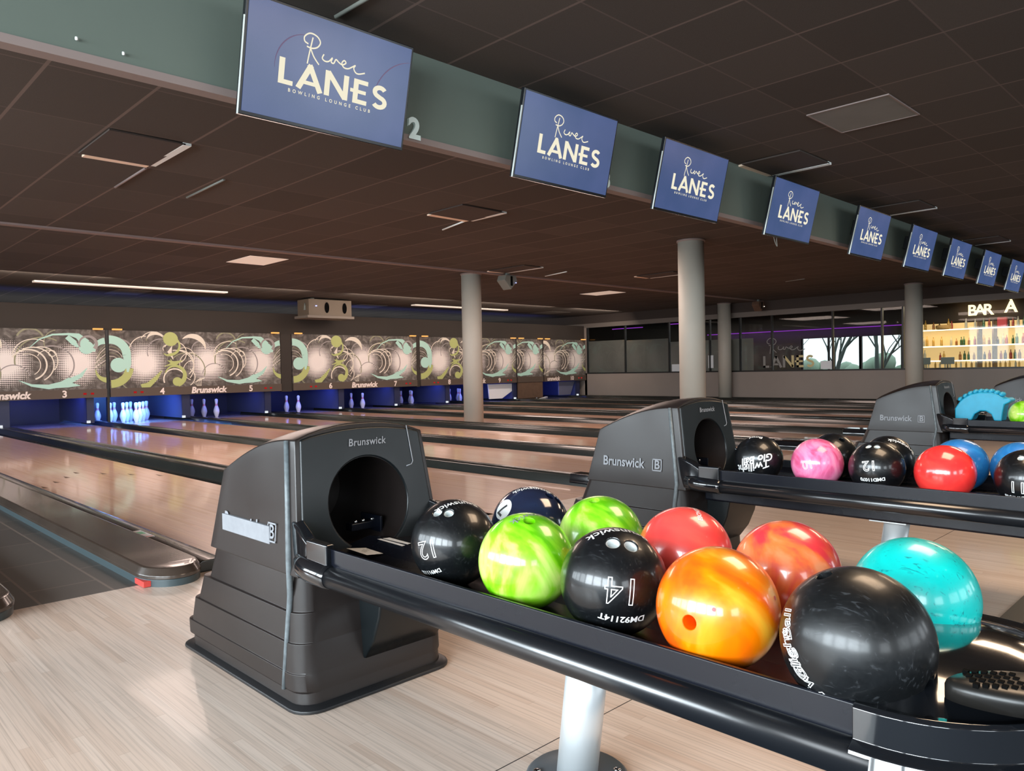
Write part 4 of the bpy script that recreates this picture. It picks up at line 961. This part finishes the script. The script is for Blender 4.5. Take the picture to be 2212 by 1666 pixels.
words = ['largest, first from the left', 'second from the left', 'third from the left', 'fourth from the left', 'fifth from the left', 'sixth from the left', 'seventh from the left', 'eighth from the left', 'ninth, cut by the right edge']
Yt = 3.405; zt0 = 1+.357*3.40
tv1 = None
for r_, wd in zip(BL, words):
    loc = (r_*Yt+TW/2, Yt, zt0); lb = 'wall screen showing a cream logo on blue, %s' % wd
    if tv1 is None:
        tv1 = tv(loc, lb, 'screens along the beam')
    else:
        dup(tv1, loc, lb, 'screens along the beam')
sc1 = [c for c in tv1.children if c.name.startswith('display')][0]
b = B()
for a in (arcpts(-.14, .26, .17, 95, 185, 16), arcpts(.50, .20, .26, 100, 170, 16)):
    v, f = ribbon(a, [.001+.005*math.sin(pi*i/16) for i in range(17)]); b.add(v, f, lambda p: (p[0], -.0038, p[1]))
b.build('light_arcs', M['screen_arc'], sc1, normals=False)
for s_, (x, z), lb in (('2', (2.715, 2.405), 'pale number 2 on the beam, beside the first screen'), ('3', (4.495, 2.40), 'pale number 3 on the beam, mostly behind the second screen')):
    v, f = text(s_, .165, .007); b = B(); b.add(v, f, lambda p: (x+p[0], 3.5440, z+p[1])); b.add(v, f, lambda p: (x+p[0], 3.5590, z+p[1]))
    tag(b.build('number_sign', M['sign_teal'], normals=False), lb, 'number')
b = B().tube([tuple(p) for p in catmull([(6.95, 3.47, 2.28), (6.98, 3.47, 2.20), (7.03, 3.47, 2.15), (7.02, 3.47, 2.22), (7.05, 3.47, 2.30)], 5)], .004, 6)
tag(b.build('loose_cable', M['lamp_grey']), 'short loose cable loop hanging below the fourth screen', 'cable')

# ------------------------------------------------------------------ ceiling fittings
def panel(name, x0, x1, y0, y1, m, label, cat, frame=True, drop=0.004):
    t = thing(name, label, cat, ((x0+x1)/2, (y0+y1)/2, 2.86)); o = ((x0+x1)/2, (y0+y1)/2, 2.86)
    B().box(x0, x1, y0, y1, 2.86-drop, 2.8595).build('face', M[m], t, o)
    if frame:
        b = B()
        for a in ((x0-.012, x1+.012, y0-.012, y0), (x0-.012, x1+.012, y1, y1+.012), (x0-.012, x0, y0, y1), (x1, x1+.012, y0, y1)): b.box(*a, 2.86-drop-.003, 2.8595)
        b.build('frame', M['beam_trim'], t, o)
    return t
panel('ceiling_light', 5.40, 6.05, 11.30, 12.17, 'light_panel', 'square pale ceiling light left of centre, over the lanes', 'ceiling light', False)
panel('ceiling_light', 14.50, 15.15, 11.42, 12.35, 'light_panel', 'square pale ceiling light between the two left columns', 'ceiling light', False)
panel('ceiling_light', 3.60, 7.32, 16.45, 16.63, 'light_panel', 'long thin strip light at the far left, above the masking panels', 'ceiling light', False, .03)
panel('ceiling_light', 12.75, 16.30, 16.78, 16.98, 'light_panel', 'long thin strip light partly behind the left column', 'ceiling light', False, .03)
panel('ceiling_vent', 5.30, 5.98, 17.2, 18.2, 'dim_panel', 'dim grey ceiling vent just behind the left strip light', 'vent', False)
panel('ceiling_vent', 11.5, 12.4, 17.6, 18.6, 'dim_panel', 'dim grey ceiling vent right of the projector box', 'vent', False)
panel('ceiling_vent', 18.0, 18.9, 16.5, 17.5, 'dim_panel', 'dim grey ceiling vent near the glass wall', 'vent', False)
panel('ceiling_vent', 5.59, 6.20, 1.94, 2.50, 'vent', 'large square grey ceiling vent at the upper right', 'vent', True, .006)
def open_tile(x0, x1, y0, y1, tx, ty, label, long_side='x1'):
    """sagging tile: one corner hangs, light at the gap is put into the grid edge colours"""
    t = thing('ceiling_tile', label, 'ceiling tile', ((x0+x1)/2, (y0+y1)/2, 2.86)); o = ((x0+x1)/2, (y0+y1)/2, 2.86)
    b = B(); zt_ = 2.856
    P4 = [(x0, y0, zt_-ty*0), (x1, y0, zt_-tx), (x1, y1, zt_-tx-ty), (x0, y1, zt_-ty)]
    b.loft([P4, [(x, y, z-.012) for x, y, z in P4]]); b.build('tile_board', M['dark_wall'], t, o)
    B().box(x1-.02, x1+.045, y0, y1, 2.838, 2.859).build('side_edge', M['grid_lit_pale'], t, o)
    B().box(x0+.05, x1, y1-.02, y1+.10, 2.842, 2.859).build('end_edge', M['grid_lit_warm'], t, o)
    return t
open_tile(1.86, 2.42, 6.14, 6.93, .004, .004, 'raised dark ceiling tile with bright edges at the upper left')
open_tile(5.56, 6.20, 6.42, 7.02, .004, .004, 'dark ceiling tile with bright edges in the centre of the ceiling')
open_tile(9.60, 10.05, 9.45, 10.38, .003, .003, 'dark ceiling tile with bright edges above the left column')
open_tile(12.60, 13.06, 8.35, 9.22, .003, .003, 'dark ceiling tile with bright edges left of the wide column')
open_tile(6.42, 7.02, 2.95, 3.50, .003, .003, 'dark ceiling tile with bright edges between the third and fourth screens')
open_tile(9.45, 10.05, 2.95, 3.50, .003, .003, 'dark ceiling tile with bright edges above the fifth screen')
open_tile(13.1, 13.75, 3.0, 3.48, .003, .003, 'dark ceiling tile with bright edges above the seventh screen')
for (x0, y0, x1, y1, m, lb) in ((6.18, 7.02, 6.36, 7.75, 'grid_lit_pale', 'bright tile joint below the centre ceiling tile'), (11.10, 10.35, 10.92, 9.62, 'grid_lit_pale', 'short bright tile joint right of the left column'), (2.44, 7.1, 2.46, 8.0, 'strip_line', 'pale ceiling joint below the upper left raised tile'),
                            (3.13, 7.05, 3.15, 8.0, 'lamp_grey', 'greyish ceiling joint left of centre'), (16.27, 7.84, 16.12, 7.34, 'lamp_grey', 'short pale ceiling joint right of the wide column'), (2.16, 3.47, 2.18, 2.95, 'lamp_grey', 'pale ceiling joint above the first screen')):
    b = B().tube([(x0, y0, 2.857), (x1, y1, 2.857)], .012, 6); tag(b.build('ceiling_joint', M[m]), lb, 'ceiling joint')
# projector box in front of the fascia
t = thing('projector_box', 'brown hanging box with two dark oval openings above the masking panels', 'projector', (9.8, 16.9, 2.86)); o = (9.8, 16.9, 2.86)
B().box(9.36, 10.56, 16.55, 17.1, 2.42, 2.82).build('housing', P('box_brown', (0.13, 0.095, 0.065), .6), t, o, bevel=.01)
B().box(9.30, 10.60, 16.5, 17.15, 2.36, 2.42).build('bottom_board', P('box_pale', (0.16, 0.13, 0.105), .6), t, o)
for x in (9.85, 10.35):
    B().lathe([(0, 0), (.06, 0), (.06, .01), (0, .01)], 20).build('opening', M['dark_hole'], t).matrix_local = Matrix.Translation((x-9.8, 16.545-16.9, -.24)) @ Matrix.Rotation(pi/2, 4, 'X') @ Matrix.Diagonal((1, 2.2, 1, 1))
B().tube([(9.34, 16.7, 2.72), (9.34, 16.7, 2.55)], [.015, .035], 10).build('small_lamp', M['lamp_grey'], t, o)
B().lathe([(0, 0), (.02, 0), (.02, .02), (0, .02)], 10, (9.55, 16.53, 2.64)).build('indicator', M['blue_led'], t, o)
B().tube([(9.6, 16.8, 2.82), (9.6, 16.8, 2.86)], .05, 10).build('hanger', M['lamp_grey'], t, o)
def loudspeaker(x, y, label, warm=False):
    t = thing('loudspeaker', label, 'loudspeaker', (x, y, 2.86)); o = (x, y, 2.86); b = B()
    out_ = [(-.13, 2.80), (.13, 2.80), (.17, 2.70), (.0, 2.53), (-.17, 2.70)]
    b.loft([[(x+a, y-.10, z) for a, z in out_], [(x+a, y+.12, z) for a, z in out_]]).build('cabinet', M['wood_brown'] if warm else M['lamp_grey'], t, o, bevel=.01)
    B().box(x-.015, x+.03, y-.112, y-.10, 2.60, 2.78).build('grille', M['dark_hole'], t, o)
    B().lathe([(0, -.01), (.016, 0), (0, .01)], 10, (x+.11, y-.12, 2.66)).build('indicator', M['spot'] if warm else M['blue_led'], t, o)
    B().box(x-.03, x+.03, y-.03, y+.03, 2.79, 2.86).build('bracket', M['lamp_grey'], t, o)
    return t
loudspeaker(10.12, 10.42, 'grey diamond-shaped loudspeaker with a blue light, right of the left column')
loudspeaker(20.1, 10.5, 'brown loudspeaker hanging before the glass wall', True)
# small warm downlights of the lounge, behind and above the viewer, seen as reflections
for i in range(4):
    for j in range(3):
        t = thing('downlight', 'small round warm downlight in the lounge ceiling', 'downlight', (-1.5+i*1.3, -1.5-j*1.2, 2.86), 0, 'lounge downlights')
        B().lathe([(0, -.012), (.045, -.012)], 16).build('lens', E('downlight_glow', (1.0, .88, .7), 14.0), t)
        B().lathe([(.045, 0), (.045, -.014), (.058, -.012), (.058, 0)], 16).build('ring', M['lamp_grey'], t)

# ------------------------------------------------------------------ behind the glass wall
holes = [(8.33, 9.55, .80, 1.86), (9.62, 11.5, .80, 1.86)]
holed_wall('wall_far', 'x', 25.0, 0.12, -2, 20, -.1, 2.9, holes, M['dark_wall'])
b = B()
for y in (8.33, 9.585, 10.6, 11.5): b.box(25.0, 25.06, y-.03, y+.03, .8, 1.86)
struct(b.build('window_6', M['gutter']))
plane_box('wall_room_end', M['dark_wall'], 20.8, 25.1, 19.5, 19.6, 0, 2.9)
plane_box('wall_room_start', M['dark_wall'], 20.8, 25.1, -2.1, -2.0, 0, 2.9)
b = B()
for (x, y0, y1, z) in ((24.97, 8.3, 15.1, 2.157), (21.2, 15.3, 16.6, 2.36), (21.2, 13.6, 14.2, 2.40)): b.box(x, x+.02, y0, y1, z-.012, z+.012)
tag(b.build('purple_light_strip', M['purple']), 'thin purple light strip glowing behind the glass wall', 'light strip')
area('purple_glow', (24.8, 11.7, 2.10), (24.97, 11.7, 1.9), 6, 0.1, 6, (0.4, 0.08, 1.0))
# trees outside
random.seed(11)
def branch(b, p, d, r, n):
    path = [p]; rr_ = [r]
    for k in range(5):
        d = (d+Vector((0, random.uniform(-.35, .35), random.uniform(-.15, .3)))).normalized(); p = p+d*(.28*(1+n*.35)); path.append(p); rr_.append(r*(1-.13*(k+1)))
        if n > 0 and random.random() < .9: branch(b, p, (d+Vector((0, random.uniform(-1.1, 1.1), .3))).normalized(), rr_[-1]*.65, n-1)
    b.tube(path, rr_, 7)
for ty, sd, lb in ((8.6, 5, 'bare dark tree outside the window, right'), (10.3, 8, 'bare dark tree outside the window, second from the right'), (12.0, 11, 'bare dark tree outside the window, second from the left'), (13.8, 23, 'bare dark tree outside the window, left')):
    random.seed(sd); b = B(); branch(b, Vector((28.5+sd*.04, ty, -.1)), Vector((0, random.uniform(-.2, .2), 1)).normalized(), .10, 3); tag(b.build('bare_tree', M['bark']), lb, 'tree')
b = B()
for k in range(26):
    bmesh.ops.create_icosphere(b.bm, subdivisions=2, radius=random.uniform(.25, .5), matrix=Matrix.Translation((31+random.random(), 9+k*.22, .55+random.uniform(-.2, .5))))
tag(b.build('hedge', M['foliage'], smooth=True), 'pale green hedge outside the window behind the trees', 'hedge')
plane_box('floor', M['grey_wall'], 25.1, 40, 0, 25, -.2, -.1)
# decals and papers on the glass
t = thing('glass_lettering', 'gold and grey name lettering on the glass wall', 'lettering', (20.69, 9.95, .9))
v, f = lanes_word(); k = .34
for nmz, mm, lo_, hi_ in (('grey_letters', 'decal_grey', -9, .05), ('gold_letters', 'decal_gold', .05, 9)):
    keep = [q for q in f if lo_ <= sum(v[i][0] for i in q)/len(q) < hi_]
    b = B(); b.add(v, keep, lambda p: (0, -p[0]*k*1.05, .19+p[1]*k)); b.build(nmz, M[mm], t, normals=False)
v, f = river_word(); b = B(); b.add(v, f, lambda p: (0, .12-p[0]*.40, .62+p[1]*.40)); b.build('script_letters', M['decal_grey'], t, normals=False)
for (y0, y1, z0, z1, lb) in ((13.47, 13.81, .85, 1.08, 'white notice taped to the glass, left of the wide column'), (12.31, 12.48, .94, 1.33, 'narrow white poster on the glass, right of the wide column'), (8.67, 8.99, .86, 1.08, 'white notice on the glass, right of the gold lettering')):
    tag(B().box(20.685, 20.69, y0, y1, z0, z1).build('paper_notice', M['paper']), lb, 'notice')
# bar
t = thing('bar_shelf', 'tall glowing bar shelf unit full of bottles, at the right edge', 'shelf', (24.7, 6, 0)); o = (24.7, 6, 0)
B().box(24.80, 24.84, 3.6, 7.78, .5, 2.12).build('back_panel', P('bar_back', (.70, .48, .22), .5, emit=(1.0, .62, .25), estr=.8), t, o)
for z in (.80, 1.03, 1.45, 1.93):
    s_ = B().box(24.40, 24.82, 3.6, 7.78, z-.02, z).build('shelf_board', M['wood_brown'], t, o)
    B().box(24.385, 24.40, 3.6, 7.78, z-.028, z+.006).build('light_strip', M['shelf_light'], s_, o)
for y in (3.6, 4.9, 5.75, 6.12, 7.76): B().box(24.40, 24.82, y-.018, y+.018, .5, 2.12).build('upright', M['wood_brown'], t, o)
area('shelf_glow', (24.3, 6, 1.9), (24.7, 6, 1.2), 3.8, .1, 12, (1.0, .66, .30))
BM = [P('bottle_'+n, c, .15, coat=.6) for n, c in (('amber', (.35, .13, .03)), ('green', (.05, .13, .05)), ('clear', (.55, .52, .42)), ('dark', (.05, .03, .02)), ('red', (.4, .05, .03)), ('honey', (.65, .38, .08)))]
bp = []
for i, mt in enumerate(BM):
    hgt = .24+.03*(i % 3)
    me = B().lathe([(0, 0), (.034, 0), (.037, .01), (.037, hgt*.58), (.028, hgt*.70), (.013, hgt*.80), (.013, hgt), (0, hgt)], 12).build('bottle', mt)
    bp.append(me)
first = True; shelf_n = {.80: 'lowest', 1.03: 'second', 1.45: 'third', 1.93: 'top'}
proto_used = set()
for z in (.80, 1.03, 1.45, 1.93):
    y = 7.66
    while y > 3.75:
        y -= random.uniform(.095, .15)
        if any(abs(y-u) < .06 for u in (3.6, 4.9, 5.75, 6.12, 7.76)): continue
        if 6.1 < y < 7.5 and z > 1.0 and random.random() < .45: continue
        i = random.randrange(6)
        if z == .80: i = random.choice((2, 5))
        if i in proto_used: ob = bp[i].copy(); COL.objects.link(ob)
        else: ob = bp[i]; proto_used.add(i)
        ob.location = (24.52+random.uniform(-.05, .1), y, z+.0005); s_ = random.uniform(.85, 1.1) if z != .80 else .7; ob.scale = (s_, s_, s_)
        tag(ob, 'bottle standing on the %s lit shelf of the bar' % shelf_n[z], 'bottle', 'bottles on the %s bar shelf' % shelf_n[z])
for i, ob in enumerate(bp):
    if i not in proto_used: bpy.data.objects.remove(ob)
tag(B().lathe([(0, 0), (.20, 0), (.22, .05), (.22, .10), (.20, .13), (0, .13)], 24, (24.5, 7.0, 1.9305)).build('wicker_basket', P('wicker', (.55, .33, .12), .7, noise=.3, nscale=60)), 'round honey-coloured basket on top of the bar shelf', 'basket')
tag(B().box(24.45, 24.6, 5.42, 5.66, 1.9305, 2.2).build('red_box', P('red_tin', (.5, .03, .04), .4), bevel=.02), 'red box on top of the bar shelf below the sign', 'box')
tag(B().box(22.9, 23.5, 2.5, 7.6, 0, .80).build('bar_counter', M['wood_brown']), 'dark bar counter in front of the lit shelves', 'counter')
for y, lb in ((7.15, 'back of a grey till screen on the bar counter, left'), (6.55, 'back of a grey till screen on the bar counter, right')):
    t = thing('till_screen', lb, 'till', (23.2, y, .80)); o = (23.2, y, .80)
    B().box(23.18, 23.21, y-.17, y+.17, .93, 1.12).build('display', P('till_grey', (.22, .26, .27), .5), t, o, bevel=.008)
    B().tube([(23.2, y, .80), (23.2, y, .94)], .02, 10).build('stand', M['lamp_grey'], t, o)
tag(B().box(24.75, 24.85, 3.5, 7.9, 2.16, 2.84).build('sign_board', M['dark_wall']), 'dark board carrying the lit bar sign', 'board')
t = thing('bar_sign', 'marquee sign of lit white letters above the bar shelves', 'sign', (24.72, 6.1, 2.44)); o = (24.72, 6.1, 2.44)
for ch, y in (('B', 6.33), ('A', 6.13), ('R', 5.93), ('\u00c0', 5.38)):
    v, f = text(ch, .42 if ch != '\u00c0' else .44, .012)
    b = B(); b.add(v, f, lambda p: (24.70, y-p[0], 2.44+p[1]+(.04 if ch == '\u00c0' else 0))); b.build('letter', M['marquee'], t, o, normals=False)
area('sign_glow', (24.5, 6.0, 2.45), (24.75, 6.0, 2.45), 1.4, .3, 2.5, (1.0, .6, .25))
g = [(24.0, 14.6), (24.0, 13.4), (24.0, 12.3), (24.0, 11.2), (24.0, 10.2), (24.0, 9.2), (23.8, 8.3), (23.8, 6.7), (22.6, 14.2), (22.6, 12.2), (22.6, 10.4), (22.6, 15.6)]
for x, y in g:
    t = thing('ceiling_spot', 'tiny bright ceiling spot in the room behind the glass wall', 'ceiling spot', (x, y, 2.84), 0, 'spots behind the glass')
    B().lathe([(0, -.006), (.045, -.006), (.045, -.002), (0, -.002)], 12).build('lens', M['spot'], t)
for x in [o for o in COL.objects if o.type == 'MESH' and o.parent is None and 'label' not in o and 'kind' not in o]:
    if len(x.data.polygons) == 0: bpy.data.objects.remove(x)
